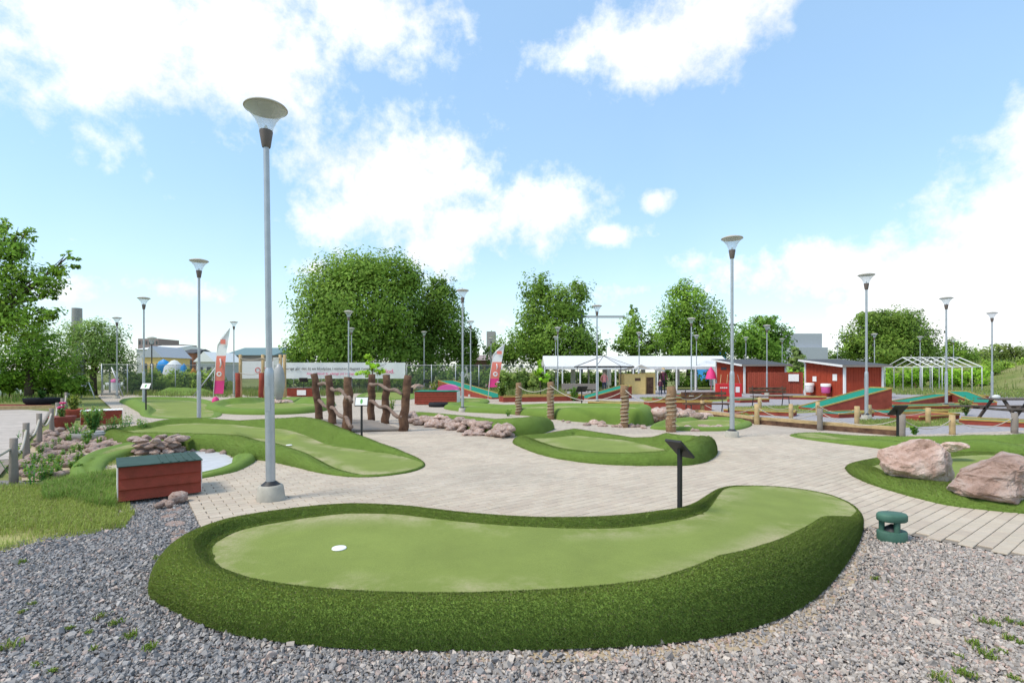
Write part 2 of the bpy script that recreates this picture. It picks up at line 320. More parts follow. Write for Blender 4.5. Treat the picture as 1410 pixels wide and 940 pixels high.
class B:
    """collects boxes, tubes, lathes and prisms into one mesh"""
    def __init__(s): s.v = []; s.f = []; s.sm = []
    def add(s, v, f, smooth=False):
        o = len(s.v); s.v += [tuple(p) for p in v]; s.f += [tuple(i + o for i in q) for q in f]; s.sm += [smooth] * len(f); return s
    def box(s, x0, x1, y0, y1, z0, z1, mtx=None, ch=0.0):
        v = [(x, y, z) for z in (z0, z1) for y in (y0, y1) for x in (x0, x1)]
        f = [(0, 2, 3, 1), (4, 5, 7, 6), (0, 1, 5, 4), (2, 6, 7, 3), (0, 4, 6, 2), (1, 3, 7, 5)]
        if mtx: v = [mtx @ Vector(p) for p in v]
        return s.add(v, f)
    def beam(s, a, b, w, h):
        a, b = Vector(a), Vector(b); d = b - a; q = d.to_track_quat('X', 'Z').to_matrix().to_4x4()
        return s.box(0, d.length, -w / 2, w / 2, -h / 2, h / 2, Matrix.Translation(a) @ q)
    def tube(s, pts, rad, n=8, cap=True):
        pts = [Vector(p) for p in pts]; rs = rad if isinstance(rad, (list, tuple)) else [rad] * len(pts)
        v = []; f = []; ref = Vector((.31, .17, .93))
        for i, p in enumerate(pts):
            t = (pts[min(i + 1, len(pts) - 1)] - pts[max(i - 1, 0)]).normalized()
            if abs(t.dot(ref)) > .96: ref = Vector((1, .1, 0)).normalized()
            u = t.cross(ref).normalized(); w = t.cross(u); ref = ref
            for k in range(n):
                a = 2 * math.pi * k / n; v.append(p + (u * math.cos(a) + w * math.sin(a)) * rs[i])
        for i in range(len(pts) - 1):
            for k in range(n): f.append((i * n + k, i * n + (k + 1) % n, (i + 1) * n + (k + 1) % n, (i + 1) * n + k))
        if cap: f += [tuple(range(n))[::-1], tuple((len(pts) - 1) * n + k for k in range(n))]
        return s.add(v, f, True)
    def lathe(s, prof, n=20, c=(0, 0, 0), sx=1, sy=1, cap=True):
        v = [(c[0] + r * math.cos(2 * math.pi * k / n) * sx, c[1] + r * math.sin(2 * math.pi * k / n) * sy, c[2] + z) for r, z in prof for k in range(n)]
        f = [(i * n + k, i * n + (k + 1) % n, (i + 1) * n + (k + 1) % n, (i + 1) * n + k) for i in range(len(prof) - 1) for k in range(n)]
        s.add(v, f, True)
        if cap:
            m = len(prof) - 1
            s.add([v[k] for k in range(n)], [tuple(range(n))[::-1]]); s.add([v[m * n + k] for k in range(n)], [tuple(range(n))])
        return s
    def prism(s, poly, a, b, axis='z'):
        """polygon of 2-D points swept from a to b along an axis"""
        mk = {'z': lambda p, t: (p[0], p[1], t), 'y': lambda p, t: (p[0], t, p[1]), 'x': lambda p, t: (t, p[0], p[1])}[axis]
        n = len(poly); v = [mk(p, a) for p in poly] + [mk(p, b) for p in poly]
        return s.add(v, [tuple(range(n))[::-1], tuple(range(n, 2 * n))] + [(i, (i + 1) % n, n + (i + 1) % n, n + i) for i in range(n)])
    def mesh(s, name, material):
        me = bpy.data.meshes.new(name); me.from_pydata([tuple(p) for p in s.v], [], s.f)
        me.polygons.foreach_set('use_smooth', s.sm)
        bm = bmesh.new(); bm.from_mesh(me); bmesh.ops.recalc_face_normals(bm, faces=bm.faces); bm.to_mesh(me); bm.free()
        me.materials.append(M_(material)); me.update(); return me
    def obj(s, name, material, parent=None, bevel=0.0):
        o = me_obj(name, s.mesh(name, material), parent)
        if bevel:
            md = o.modifiers.new('bevel', 'BEVEL'); md.width = bevel; md.segments = 2; md.limit_method = 'ANGLE'
        return o
def copy_tree(o, parent=None):
    c = o.copy(); link(c, parent)
    for ch in list(o.children): copy_tree(ch, c)
    return c
def in_poly(px, py, poly):
    px = np.asarray(px); py = np.asarray(py); r = np.zeros(px.shape, bool); n = len(poly)
    for i in range(n):
        x1, y1 = poly[i][:2]; x2, y2 = poly[(i + 1) % n][:2]
        c = ((y1 > py) != (y2 > py)); xi = (x2 - x1) * (py - y1) / ((y2 - y1) if y2 != y1 else 1e-9) + x1
        r ^= c & (px < xi)
    return r
def seg_dist(px, py, poly):
    """distance to a closed outline and index of the nearest vertex"""
    A = np.asarray([p[:2] for p in poly]); Bp = np.roll(A, -1, 0); best = np.full(len(px), 1e9); idx = np.zeros(len(px), int)
    for i in range(len(A)):
        d = Bp[i] - A[i]; l2 = max(d @ d, 1e-12); t = np.clip(((px - A[i, 0]) * d[0] + (py - A[i, 1]) * d[1]) / l2, 0, 1)
        q = np.hypot(px - A[i, 0] - t * d[0], py - A[i, 1] - t * d[1]); m = q < best; best[m] = q[m]; idx[m] = i
    return best, idx
def catmull(ctrl, step):
    ctrl = np.asarray(ctrl, float); n = len(ctrl); out = []
    for i in range(n):
        p0, p1, p2, p3 = ctrl[(i - 1) % n], ctrl[i], ctrl[(i + 1) % n], ctrl[(i + 2) % n]
        k = max(2, int(np.hypot(*(p2 - p1)[:2]) / step))
        for j in range(k):
            t = j / k
            q = .5 * ((2 * p1) + (-p0 + p2) * t + (2 * p0 - 5 * p1 + 4 * p2 - p3) * t * t + (-p0 + 3 * p1 - 3 * p2 + p3) * t ** 3)
            q[2:] = p1[2:] * (1 - t) + p2[2:] * t; out.append(q)
    return np.array(out)
def tri_sheet(name, poly, z, material, kind='structure', label=None):
    b = B(); b.add([(p[0], p[1], z) for p in poly], [tuple(range(len(poly)))])
    o = b.obj(name, material)
    bm = bmesh.new(); bm.from_mesh(o.data); bmesh.ops.triangulate(bm, faces=bm.faces)
    for f in bm.faces:
        if f.normal.z < 0: f.normal_flip()
    bm.to_mesh(o.data); bm.free(); o['kind'] = kind
    if label: o['label'] = label
    return o

GREENS = []      # outlines, so that pavers, stones and grass keep clear of them
def green(label, ctrl, step=.1, grid=.16, cp=.5, bumps=(), cup=None, name='golf_green', pile=0, group='artificial turf greens of the adventure golf course', cat='golf green', pile_len=.0125):
    """ctrl: ('f', px, py, crest, width, inner) for a foot seen on the ground, ('b', ...) for a crest seen against what lies behind"""
    pts = []
    for c in ctrl:
        m, px, py, cr, w, inn = c
        if m == 'f': x, y = P(px, py)
        elif m == 'w': x, y = px, py
        else:
            x, y = P(px, py, cr); y += cp * w
        pts.append((x, y, cr, w, inn))
    out = catmull(pts, step); area = .5 * np.sum(out[:, 0] * np.roll(out[:, 1], -1) - np.roll(out[:, 0], -1) * out[:, 1])
    if area < 0: out = out[::-1].copy()
    GREENS.append(out[:, :2].copy()); n = len(out)
    tan = np.roll(out, -2, 0)[:, :2] - np.roll(out, 2, 0)[:, :2]; tan /= np.linalg.norm(tan, axis=1)[:, None] + 1e-9
    nor = np.stack([-tan[:, 1], tan[:, 0]], 1)
    V = []; Sv = []
    def prof(s, cr, inn):
        a = np.clip(s / cp, 0, 1); up = cr * np.sqrt(np.clip(1 - (1 - a) ** 2.2, 0, 1))
        bb = np.clip((s - cp) / (1 - cp), 0, 1); dn = inn + (cr - inn) * .5 * (1 + np.cos(np.pi * bb))
        return np.where(s < cp, up, dn)
    for s in (0, .015, .05, .11, .19, .28, .38, .48, .58, .68, .78, .89, 1.0):
        xy = out[:, :2] + nor * (s * out[:, 3:4])
        if s > 0:
            d, _ = seg_dist(xy[:, 0], xy[:, 1], out); ok = in_poly(xy[:, 0], xy[:, 1], out) & (d > .88 * s * out[:, 3])
        else: ok = np.ones(n, bool)
        z = prof(np.full(n, s), out[:, 2], out[:, 4])
        V.append(np.column_stack([xy, z])[ok]); Sv.append(np.full(ok.sum(), s))
    x0, y0 = out[:, :2].min(0); x1, y1 = out[:, :2].max(0)
    gx, gy = np.meshgrid(np.arange(x0, x1, grid), np.arange(y0, y1, grid)); gx = gx.ravel() + RNG.uniform(-.2, .2, gx.size) * grid; gy = gy.ravel() + RNG.uniform(-.2, .2, gy.size) * grid
    d, ix = seg_dist(gx, gy, out); ok = in_poly(gx, gy, out) & (d > out[ix, 3] * 1.0 + grid * .35); gx, gy, d, ix = gx[ok], gy[ok], d[ok], ix[ok]
    wt = 1 / ((gx[:, None] - out[None, ::3, 0]) ** 2 + (gy[:, None] - out[None, ::3, 1]) ** 2 + .05) ** 1.5
    gz = (wt * out[None, ::3, 4]).sum(1) / wt.sum(1)
    blend = np.clip((d - out[ix, 3]) / .5, 0, 1); gz = out[ix, 4] * (1 - blend) + gz * blend
    V.append(np.column_stack([gx, gy, gz])); Sv.append(1 + d - out[ix, 3])
    V = np.concatenate(V); Sv = np.concatenate(Sv)
    for bx, by, r, hgt in bumps:
        V[:, 2] += np.where(Sv > .05, hgt * np.exp(-((V[:, 0] - bx) ** 2 + (V[:, 1] - by) ** 2) / (r * r)), 0)
    V[:, 2] = np.maximum(V[:, 2], np.where(Sv > 0, .012, -.012)); V[Sv == 0, 2] = -.012
    res = delaunay_2d_cdt([Vector((a, b_)) for a, b_ in V[:, :2]], [(i, (i + 1) % n) for i in range(n)], [], 1, 1e-6)
    rv = np.array([(v.x, v.y) for v in res[0]]); ids = [o[0] if o else -1 for o in res[3]]
    Z = np.array([V[i, 2] if i >= 0 else .02 for i in ids]); SS = np.array([Sv[i] if i >= 0 else .5 for i in ids])
    T = np.array([f for f in res[2] if len(f) == 3]); A3 = np.column_stack([rv, Z])
    nz = np.cross(A3[T[:, 1]] - A3[T[:, 0]], A3[T[:, 2]] - A3[T[:, 0]])[:, 2]; T[nz < 0] = T[nz < 0][:, ::-1]
    inner = (SS[T] >= .999).all(1)
    c = out[:, :2].mean(0)
    root = empty(name, (c[0], c[1], 0), label, cat, group)
    A3 = A3 - np.array([c[0], c[1], 0])
    def sub(mask, nm, mt):
        t = T[mask]
        if not len(t): return None
        u, inv = np.unique(t, return_inverse=True)
        return me_obj(nm, np_mesh(nm, A3[u], inv.reshape(t.shape), mt, smooth=True, edge=np.maximum(SS[u] - 1, 0)), root)
    sub(inner, 'putting_surface', 'putting_turf'); sub(~inner, 'turf_rim', 'rim_turf')
    if cup:
        # pale cup liner, or dark disc painted as a shaded hole, lying on the surface at the point where the pixel's ray meets it
        h = cup[2]
        for _ in range(6):
            cx, cy = P(cup[0], cup[1], h); k = np.argmin((A3[:, 0] + c[0] - cx) ** 2 + (A3[:, 1] + c[1] - cy) ** 2); h = A3[k, 2]
        b = B(); b.lathe([(.02, .006), (.045, .007), (.054, .010), (.056, .002)], 20, (cx - c[0], cy - c[1], h)); b.obj('cup', cup[3], root)
    if pile:
        # fibres of the long pile on the rim, one tapered blade each
        t = T[~inner]; p0, p1, p2 = A3[t[:, 0]], A3[t[:, 1]], A3[t[:, 2]]
        cr_ = np.cross(p1 - p0, p2 - p0); ar = np.linalg.norm(cr_, axis=1) / 2; fn = cr_ / (2 * ar[:, None] + 1e-12)
        fi = RNG.choice(len(t), pile, p=ar / ar.sum()); r1, r2 = np.sqrt(RNG.random(pile)), RNG.random(pile)
        q = p0[fi] * (1 - r1)[:, None] + p1[fi] * (r1 * (1 - r2))[:, None] + p2[fi] * (r1 * r2)[:, None]
        lean = fn[fi] * 1.0 + RNG.normal(0, .38, (pile, 3)) + np.array([0, 0, -.12]); lean /= np.linalg.norm(lean, axis=1)[:, None]
        side = np.cross(lean, RNG.normal(0, 1, (pile, 3))); side /= np.linalg.norm(side, axis=1)[:, None]
        ln = pile_len * RNG.uniform(.6, 1.25, pile)[:, None]; w = .0026
        VV = np.stack([q - side * w, q + side * w, q + lean * ln], 1).reshape(-1, 3)
        k = RNG.random((pile, 1)); tone = np.array([.16, .26, .036]) * (1 - k) + np.array([.32, .44, .095]) * k
        dry = RNG.random(pile) < .06; tone[dry] = (.34, .33, .16); tone = np.repeat(tone, 3, 0)
        o = me_obj('turf_pile', np_mesh('turf_pile', VV, np.arange(3 * pile).reshape(-1, 3), 'pile', tone, nrm=np.repeat(fn[fi] * .75 + lean * .35, 3, 0)), root); o['kind'] = 'stuff'
    return root
# ------------------------------------------------------------------ ground sheets
o = tri_sheet('ground', [(-1500, -200), (1500, -200), (1500, 2500), (-1500, 2500)], -.06, 'field')
GRAVEL_RECT = [(-8, .6), (9.5, .6), (9.5, 6.2), (-2, 7.6), (-8, 7.6)]
tri_sheet('gravel_bed', GRAVEL_RECT, -.034, 'soil_gravel')
LAWN = [P(-260, 660), P(-260, 800), P(0, 757), P(60, 742), P(120, 733), P(172, 722), P(186, 705), P(178, 693), P(165, 690), P(205, 655), P(215, 636), P(200, 628), P(150, 634), P(120, 645), P(95, 652), P(60, 664), P(0, 668)]
tri_sheet('lawn', LAWN, -.022, 'lawn')
PAVE = [P(257, 688), P(283, 737), P(430, 760), P(1100, 700), P(1191, 722), P(1410, 765), P(1700, 822), (14, 8.6), P(1420, 592), P(1240, 599), P(1040, 581), P(985, 571),
        P(905, 553), P(770, 546), P(640, 543), P(480, 541), P(300, 543), P(185, 537), P(166, 532), P(148, 532), P(135, 545), P(168, 575), P(100, 600), P(130, 640), P(215, 660), P(240, 680)]
tri_sheet('paving_bed', PAVE, -.014, 'joint_sand')
NEARZ = 13.0
# courses of concrete pavers
ANG = R(36.7); UX = np.array([math.cos(ANG), math.sin(ANG)]); UY = np.array([-math.sin(ANG), math.cos(ANG)])
PL, PW = .226, .113

# ------------------------------------------------------------------ greens
G1 = green('big kidney shaped green with tall shaggy rim standing on the gravel',
    [('f', 240, 838, 0.235, .31, .165), ('f', 300, 864, 0.23, .31, .165), ('f', 400, 882, 0.225, .31, .165), ('f', 520, 891, 0.225, .31, .165), ('f', 650, 892, 0.225, .31, .165),
     ('f', 800, 889, 0.245, .31, .165), ('f', 930, 881, 0.285, .31, .165), ('f', 1040, 860, .345, .42, .17), ('f', 1110, 829, .32, .44, .15), ('f', 1154, 788, .27, .42, .11), ('f', 1180, 748, .20, .40, .07),
     ('f', 1188, 722, .06, .12, .04), ('f', 1184, 707, .03, .03, .03), ('f', 1168, 694, .03, .03, .03), ('f', 1135, 682, .03, .03, .03), ('f', 1085, 674, .03, .03, .03), ('f', 1030, 672, .035, .03, .035), ('f', 990, 679, .07, .06, .06),
     ('b', 950, 695, .16, .22, .10), ('b', 900, 705, .19, .26, .12), ('b', 830, 712, .21, .28, .14), ('b', 740, 713, .22, .27, .17), ('b', 650, 707, .24, .25, .19), ('b', 560, 697, .26, .26, .21), ('b', 480, 694, .27, .28, .21),
     ('b', 400, 700, .27, .30, .20), ('w', -2.58, 4.70, .265, .32, .185), ('w', -2.74, 4.28, .265, .36, .18), ('w', -2.70, 3.93, .26, .38, .175), ('w', -2.52, 3.62, .245, .40, .17)],
    step=.06, grid=.07, cp=.6, cup=(467, 755, .2, 'white_paint'), pile=420000)
G2 = green('winding green with sunken bunker and bank above the pale pond',
    [('f', 585, 640, .03, .03, .03), ('f', 560, 651, .03, .03, .03), ('f', 500, 657, .03, .04, .03), ('f', 445, 652, .07, .25, .04), ('f', 402, 642, .2, .4, .09), ('f', 362, 634, .28, .45, .16), ('f', 330, 632, .32, .5, .22),
     ('f', 305, 624, .33, .45, .27), ('f', 260, 621, .32, .4, .28), ('f', 200, 618, .31, .4, .27), ('f', 160, 613, .26, .4, .22), ('f', 140, 602, .2, .4, .16),
     ('b', 165, 588, .24, .4, .16), ('b', 215, 578, .34, .4, .22), ('b', 270, 575, .36, .4, .24), ('b', 330, 579, .30, .4, .22), ('b', 380, 576, .40, .6, .2), ('b', 420, 574, .46, .7, .18), ('b', 450, 578, .46, .7, .15),
     ('b', 485, 592, .38, .6, .10), ('b', 525, 609, .2, .4, .06), ('b', 560, 623, .08, .25, .04)],
    step=.1, grid=.12, pile=110000, pile_len=.015, bumps=[(*P(362, 598, .25), .34, -.24), (*P(405, 596, .25), .22, .10), (*P(325, 598, .25), .2, .08)], cup=(398, 613, .2, 'white_paint'))
G2b = green('low turf bank hugging the right side of the pale pond',
    [('f', 352, 634, .12, .2, .1), ('f', 330, 647, .09, .2, .07), ('f', 298, 655, .06, .15, .04), ('f', 266, 660, .04, .1, .03), ('f', 268, 655, .04, .1, .03), ('f', 300, 648, .06, .15, .05), ('f', 318, 641, .08, .15, .07), ('f', 321, 633, .1, .2, .1), ('f', 338, 630, .12, .2, .1)],
    step=.08, grid=.12, name='turf_bank', cat='turf bank')
G2c = green('curved turf strip between the rock bed and the pale pond',
    [('f', 96, 662, .08, .25, .06), ('f', 100, 644, .12, .25, .1), ('f', 128, 629, .14, .25, .12), ('f', 180, 616, .14, .25, .12), ('f', 232, 611, .14, .25, .12), ('f', 236, 618, .12, .25, .1), ('f', 190, 625, .12, .25, .1), ('f', 152, 637, .1, .25, .08), ('f', 138, 655, .06, .2, .05), ('f', 120, 672, .05, .2, .04)],
    step=.1, grid=.15, name='turf_bank', cat='turf bank')
G3 = green('flat pale green with a humped corner beside the garden path',
    [('f', 166, 552, .15, .8, .06), ('f', 176, 559, .3, .7, .06), ('f', 190, 567, .28, .6, .05), ('f', 200, 574, .04, .2, .04), ('f', 250, 577, .03, .2, .03), ('f', 296, 575, .03, .2, .03), ('f', 306, 567, .04, .3, .04), ('f', 296, 556, .15, .5, .05), ('b', 262, 547, .2, .6, .05), ('b', 205, 546, .2, .6, .05)], step=.25, grid=.35)
G4 = green('long oval green around the grey upright sculpture',
    [('f', 282, 563, .22, .7, .08), ('f', 305, 569, .22, .6, .06), ('f', 360, 571, .2, .6, .05), ('f', 420, 569, .22, .6, .05), ('f', 452, 564, .24, .6, .06), ('f', 462, 556, .3, .8, .1), ('b', 440, 546, .42, 1.2, .12), ('b', 400, 547, .2, .8, .08), ('b', 350, 548, .2, .8, .06), ('b', 315, 547, .38, 1.0, .1), ('b', 290, 550, .3, .9, .1)],
    step=.25, grid=.35)
G5 = green('oval green with a raised banked end on the paving',
    [('f', 707, 608, .14, .45, .095), ('f', 722, 618, .14, .45, .095), ('f', 760, 630, .15, .45, .095), ('f', 815, 638, .16, .45, .095), ('f', 870, 641, .18, .45, .095), ('f', 915, 641, .2, .48, .1), ('f', 948, 640.5, .30, .55, .09), ('f', 972, 636, .35, .55, .11), ('f', 986, 627, .36, .55, .12), ('f', 984, 620, .37, .55, .12),
     ('b', 957, 599.5, .38, .55, .12), ('b', 938, 597.5, .37, .5, .11), ('b', 914, 603, .22, .45, .09), ('b', 880, 603, .14, .4, .1), ('b', 835, 596, .18, .4, .095), ('b', 792, 590, .22, .45, .095), ('b', 745, 597, .16, .45, .095)],
    step=.1, grid=.14, cp=.5, pile=70000, pile_len=.015, cup=(820, 623, .06, 'bronze'))  # cup here is a dark disc, painted for the shade in the hole
G6 = green('long banked green behind the row of border rocks',
    [('f', 556, 579, .2, .5, .12), ('f', 600, 586, .22, .5, .12), ('f', 650, 594, .25, .55, .13), ('f', 690, 600, .32, .6, .16), ('f', 715, 600, .39, .7, .2), ('f', 745, 597, .41, .7, .24), ('f', 764, 590, .40, .6, .22),
     ('b', 756, 571, .41, .6, .2), ('b', 728, 574, .38, .5, .16), ('b', 690, 577, .26, .5, .13), ('b', 640, 572, .26, .5, .12), ('b', 580, 567, .26, .5, .12), ('b', 550, 569, .24, .5, .12)],
    step=.14, grid=.2, pile=30000, pile_len=.02)
G7 = green('long green ending in a tall turf wall behind the roped poles',
    [('f', 611, 562, .2, .6, .1), ('f', 640, 567, .2, .6, .1), ('f', 700, 570, .22, .6, .1), ('f', 752, 575, .3, .6, .16), ('f', 778, 579, .43, .6, .3), ('f', 830, 583, .49, .6, .4), ('f', 884, 587, .50, .6, .42), ('f', 902, 581, .5, .6, .4),
     ('b', 896, 556, .5, .6, .4), ('b', 850, 555, .5, .6, .4), ('b', 770, 555, .36, .6, .25), ('b', 700, 557, .24, .6, .12), ('b', 640, 553, .24, .6, .1)],
    step=.2, grid=.3)
G8 = green('small dark lane of turf ending at a grey lamp base',
    [('f', 896, 590, .08, .3, .05), ('f', 940, 593, .1, .3, .05), ('f', 1000, 593, .1, .3, .05), ('f', 1028, 589, .1, .3, .06), ('f', 1034, 583, .1, .3, .06), ('b', 1005, 574, .2, .4, .12), ('b', 960, 573, .2, .4, .12), ('b', 915, 577, .2, .4, .1)],
    step=.16, grid=.24)
G9 = green('long low green running along the timber edging',
    [('f', 1088, 599, .03, .15, .03), ('f', 1105, 604, .03, .15, .03), ('f', 1157, 611, .08, .3, .05), ('f', 1200, 616, .16, .4, .08), ('f', 1250, 623, .18, .4, .1), ('f', 1330, 630, .18, .5, .12), ('f', 1420, 634, .2, .5, .14), ('f', 1560, 634, .25, .5, .16), ('f', 1560, 606, .3, .5, .18),
     ('b', 1410, 597, .34, .5, .18), ('b', 1330, 600, .26, .5, .14), ('b', 1249, 601, .2, .5, .1), ('b', 1190, 600, .12, .4, .06), ('f', 1120, 597, .04, .2, .03)],
    step=.13, grid=.18, pile=30000, pile_len=.02, bumps=[(*P(1345, 612, .2), .5, .14)])
G10 = green('turf mound carrying the two big pink boulders',
    [('f', 1164, 645, .1, .4, .06), ('f', 1172, 654, .12, .45, .07), ('f', 1190, 663, .14, .5, .08), ('f', 1215, 672, .14, .75, .1), ('f', 1256, 684, .14, .95, .12), ('f', 1314, 697, .14, 1.1, .13), ('f', 1410, 707, .14, 1.1, .14), ('f', 1520, 716, .14, .6, .15), ('f', 1600, 690, .15, .6, .15), ('f', 1580, 652, .16, .5, .15), ('f', 1450, 640, .16, .4, .15), ('f', 1330, 632, .16, .4, .14),
     ('b', 1240, 627, .13, .3, .07), ('b', 1196, 633, .1, .3, .05), ('b', 1174, 638, .1, .3, .05)],
    step=.08, grid=.12, pile=130000, pile_len=.015)
green('small flat turf tee beside the wooden bridge', [('f', 492, 545, .06, .5, .05), ('f', 500, 549, .06, .5, .05), ('f', 560, 550, .06, .5, .05), ('f', 575, 546, .06, .5, .05), ('b', 560, 540, .1, .8, .08), ('b', 505, 540, .1, .8, .08)], step=.4, grid=.6)
green('small rounded green near the pink arch obstacle', [('f', 595, 556, .12, .5, .06), ('f', 640, 558, .14, .5, .06), ('f', 668, 556, .14, .5, .06), ('f', 672, 552, .14, .5, .06), ('b', 640, 548, .16, .6, .08), ('b', 600, 549, .16, .6, .08)], step=.3, grid=.5)
green('distant turf rise below the wire fence on the left', [('f', 205, 544, .2, 1.5, .2), ('f', 260, 545, .2, 1.5, .2), ('f', 310, 543, .2, 1.5, .2), ('b', 300, 534, .5, 2.0, .4), ('b', 220, 533, .5, 2.0, .4)], step=.8, grid=1.2)

# ------------------------------------------------------------------ pavers
def lay_pavers():
    o_ = np.array(P(257, 688)); us = []
    ii = np.arange(-80, 140); jj = np.arange(-160, 160); I, J = np.meshgrid(ii, jj); I = I.ravel(); J = J.ravel()
    u = (I + .5 + .5 * (J % 2)) * PL + .012; v = J * PW
    c = o_ + u[:, None] * UX + v[:, None] * UY
    ok = (c[:, 1] < NEARZ) & (c[:, 1] > 3) & (np.abs(c[:, 0]) < c[:, 1] * 1.06 + 1.6) & in_poly(c[:, 0], c[:, 1], PAVE)
    c = c[ok & ~((np.abs(u) < .05) & (J % 2 == 1))]
    hv = np.array([o_ + (PL / 4 + .008) * UX + j * PW * UY for j in range(-14, 30) if j % 2]); hv = hv[in_poly(hv[:, 0], hv[:, 1], PAVE)]
    for g in GREENS: hv = hv[~in_poly(hv[:, 0], hv[:, 1], g)]
    for g in GREENS:
        d, _ = seg_dist(c[:, 0], c[:, 1], g); ins = in_poly(c[:, 0], c[:, 1], g); c = c[~(ins & (d > .16))]
    pond = [P(*q) for q in POND]
    c = c[~in_poly(c[:, 0], c[:, 1], pond)]
    tones = .45 * np.array((.49, .405, .315)) + .55 * np.array([(.50, .44, .37), (.47, .405, .345), (.515, .46, .39), (.45, .385, .33), (.48, .43, .365), (.53, .47, .405)]) * np.array([1.0, .965, .90])
    a, b, h = PL / 2 - .0042, PW / 2 - .0028, .004
    t4 = np.array([(-a + h, -b + h, 0), (a - h, -b + h, 0), (a - h, b - h, 0), (-a + h, b - h, 0), (-a, -b, -h), (a, -b, -h), (a, b, -h), (-a, b, -h), (-a, -b, -.013), (a, -b, -.013), (a, b, -.013), (-a, b, -.013)])
    fc = np.array([(0, 1, 2, 3)] + [(4 + i, 4 + (i + 1) % 4, (i + 1) % 4, i) for i in range(4)] + [(8 + i, 8 + (i + 1) % 4, 4 + (i + 1) % 4, 4 + i) for i in range(4)])
    rot = np.array([[UX[0], UX[1], 0], [UY[0], UY[1], 0], [0, 0, 1]])
    variants = [np_mesh('paver', t4 @ rot, fc, 'paver', np.tile(tones[k], (12, 1))) for k in range(6)]
    base = bpy.data.objects['paving_bed']
    # nearest visible ones become objects
    px = CX + c[:, 0] * F / c[:, 1]; py = HY + CH * F / c[:, 1]
    vis = (px > 0) & (px < 1410) & (py < 940)
    order = np.argsort(np.where(vis, c[:, 1], 1e3)); near, rest = order[:270], order[270:]
    dz = RNG.normal(0, .0009, len(c))
    for k in near:
        o = me_obj('paver', variants[RNG.integers(6)], base); o.location = (c[k, 0], c[k, 1], dz[k])
    half = t4.copy(); half[:, 0] = np.sign(half[:, 0]) * (np.abs(half[:, 0]) - PL / 4)
    hm = np_mesh('paver', half @ rot, fc, 'paver', np.tile(tones[1], (12, 1)))
    for p in hv: o = me_obj('paver', hm, base); o.location = (p[0], p[1], 0)
    m = len(rest); VV = (t4 @ rot)[None] + np.column_stack([c[rest], dz[rest]])[:, None]
    FF = fc[None] + (np.arange(m) * 12)[:, None, None]
    tn = np.repeat(tones[RNG.integers(0, 6, m)] * RNG.uniform(.96, 1.04, (m, 1)), 12, 0)
    o = me_obj('pavers', np_mesh('pavers', VV.reshape(-1, 3), FF.reshape(-1, 4), 'paver', tn), base); o['kind'] = 'stuff'
    return m
POND = [(205, 640), (228, 623), (300, 620), (322, 633), (318, 642), (296, 652), (268, 658), (225, 664)]
tri_sheet('pond_water', [P(*q) for q in POND], .016, 'pond_bed')
lay_pavers()
def clip_y(poly, y0):
    out = []
    for a, b in zip(poly, poly[1:] + poly[:1]):
        if a[1] >= y0: out.append(a)
        if (a[1] >= y0) != (b[1] >= y0): t = (y0 - a[1]) / (b[1] - a[1]); out.append((a[0] + (b[0] - a[0]) * t, y0))
    return out
tri_sheet('paving', clip_y(PAVE, NEARZ - .06), -.003, 'far_paving')

# ------------------------------------------------------------------ loose gravel
def crushed(points, size, tones, name, parent=None, flat=.75):
    n = len(points)
    base = np.array([(x, y, z) for z in (-1, 1) for y in (-1, 1) for x in (-1, 1)], float) * .5
    V = base[None] + RNG.normal(0, .16, (n, 8, 3)); V[:, 4:, :2] *= RNG.uniform(.45, .9, (n, 1, 1))
    V *= RNG.uniform(.65, 1.25, (n, 1, 3)); V[:, :, 2] *= flat
    q = RNG.normal(0, 1, (n, 4)); q[:, 1:3] *= .35; q /= np.linalg.norm(q, axis=1)[:, None]; w, x, y, z = q.T
    Rm = np.stack([1 - 2 * (y * y + z * z), 2 * (x * y - z * w), 2 * (x * z + y * w), 2 * (x * y + z * w), 1 - 2 * (x * x + z * z), 2 * (y * z - x * w), 2 * (x * z - y * w), 2 * (y * z + x * w), 1 - 2 * (x * x + y * y)], 1).reshape(n, 3, 3)
    V = np.einsum('nij,nkj->nki', Rm, V) * size[:, None, None] + points[:, None]
    f = np.array([(0, 2, 3, 1), (4, 5, 7, 6), (0, 1, 5, 4), (2, 6, 7, 3), (0, 4, 6, 2), (1, 3, 7, 5)])
    FF = (f[None] + (np.arange(n) * 8)[:, None, None]).reshape(-1, 4)
    o = me_obj(name, np_mesh(name, V.reshape(-1, 3), FF, 'stone_tone', np.repeat(tones, 8, 0)), parent); o['kind'] = 'stuff'; return o
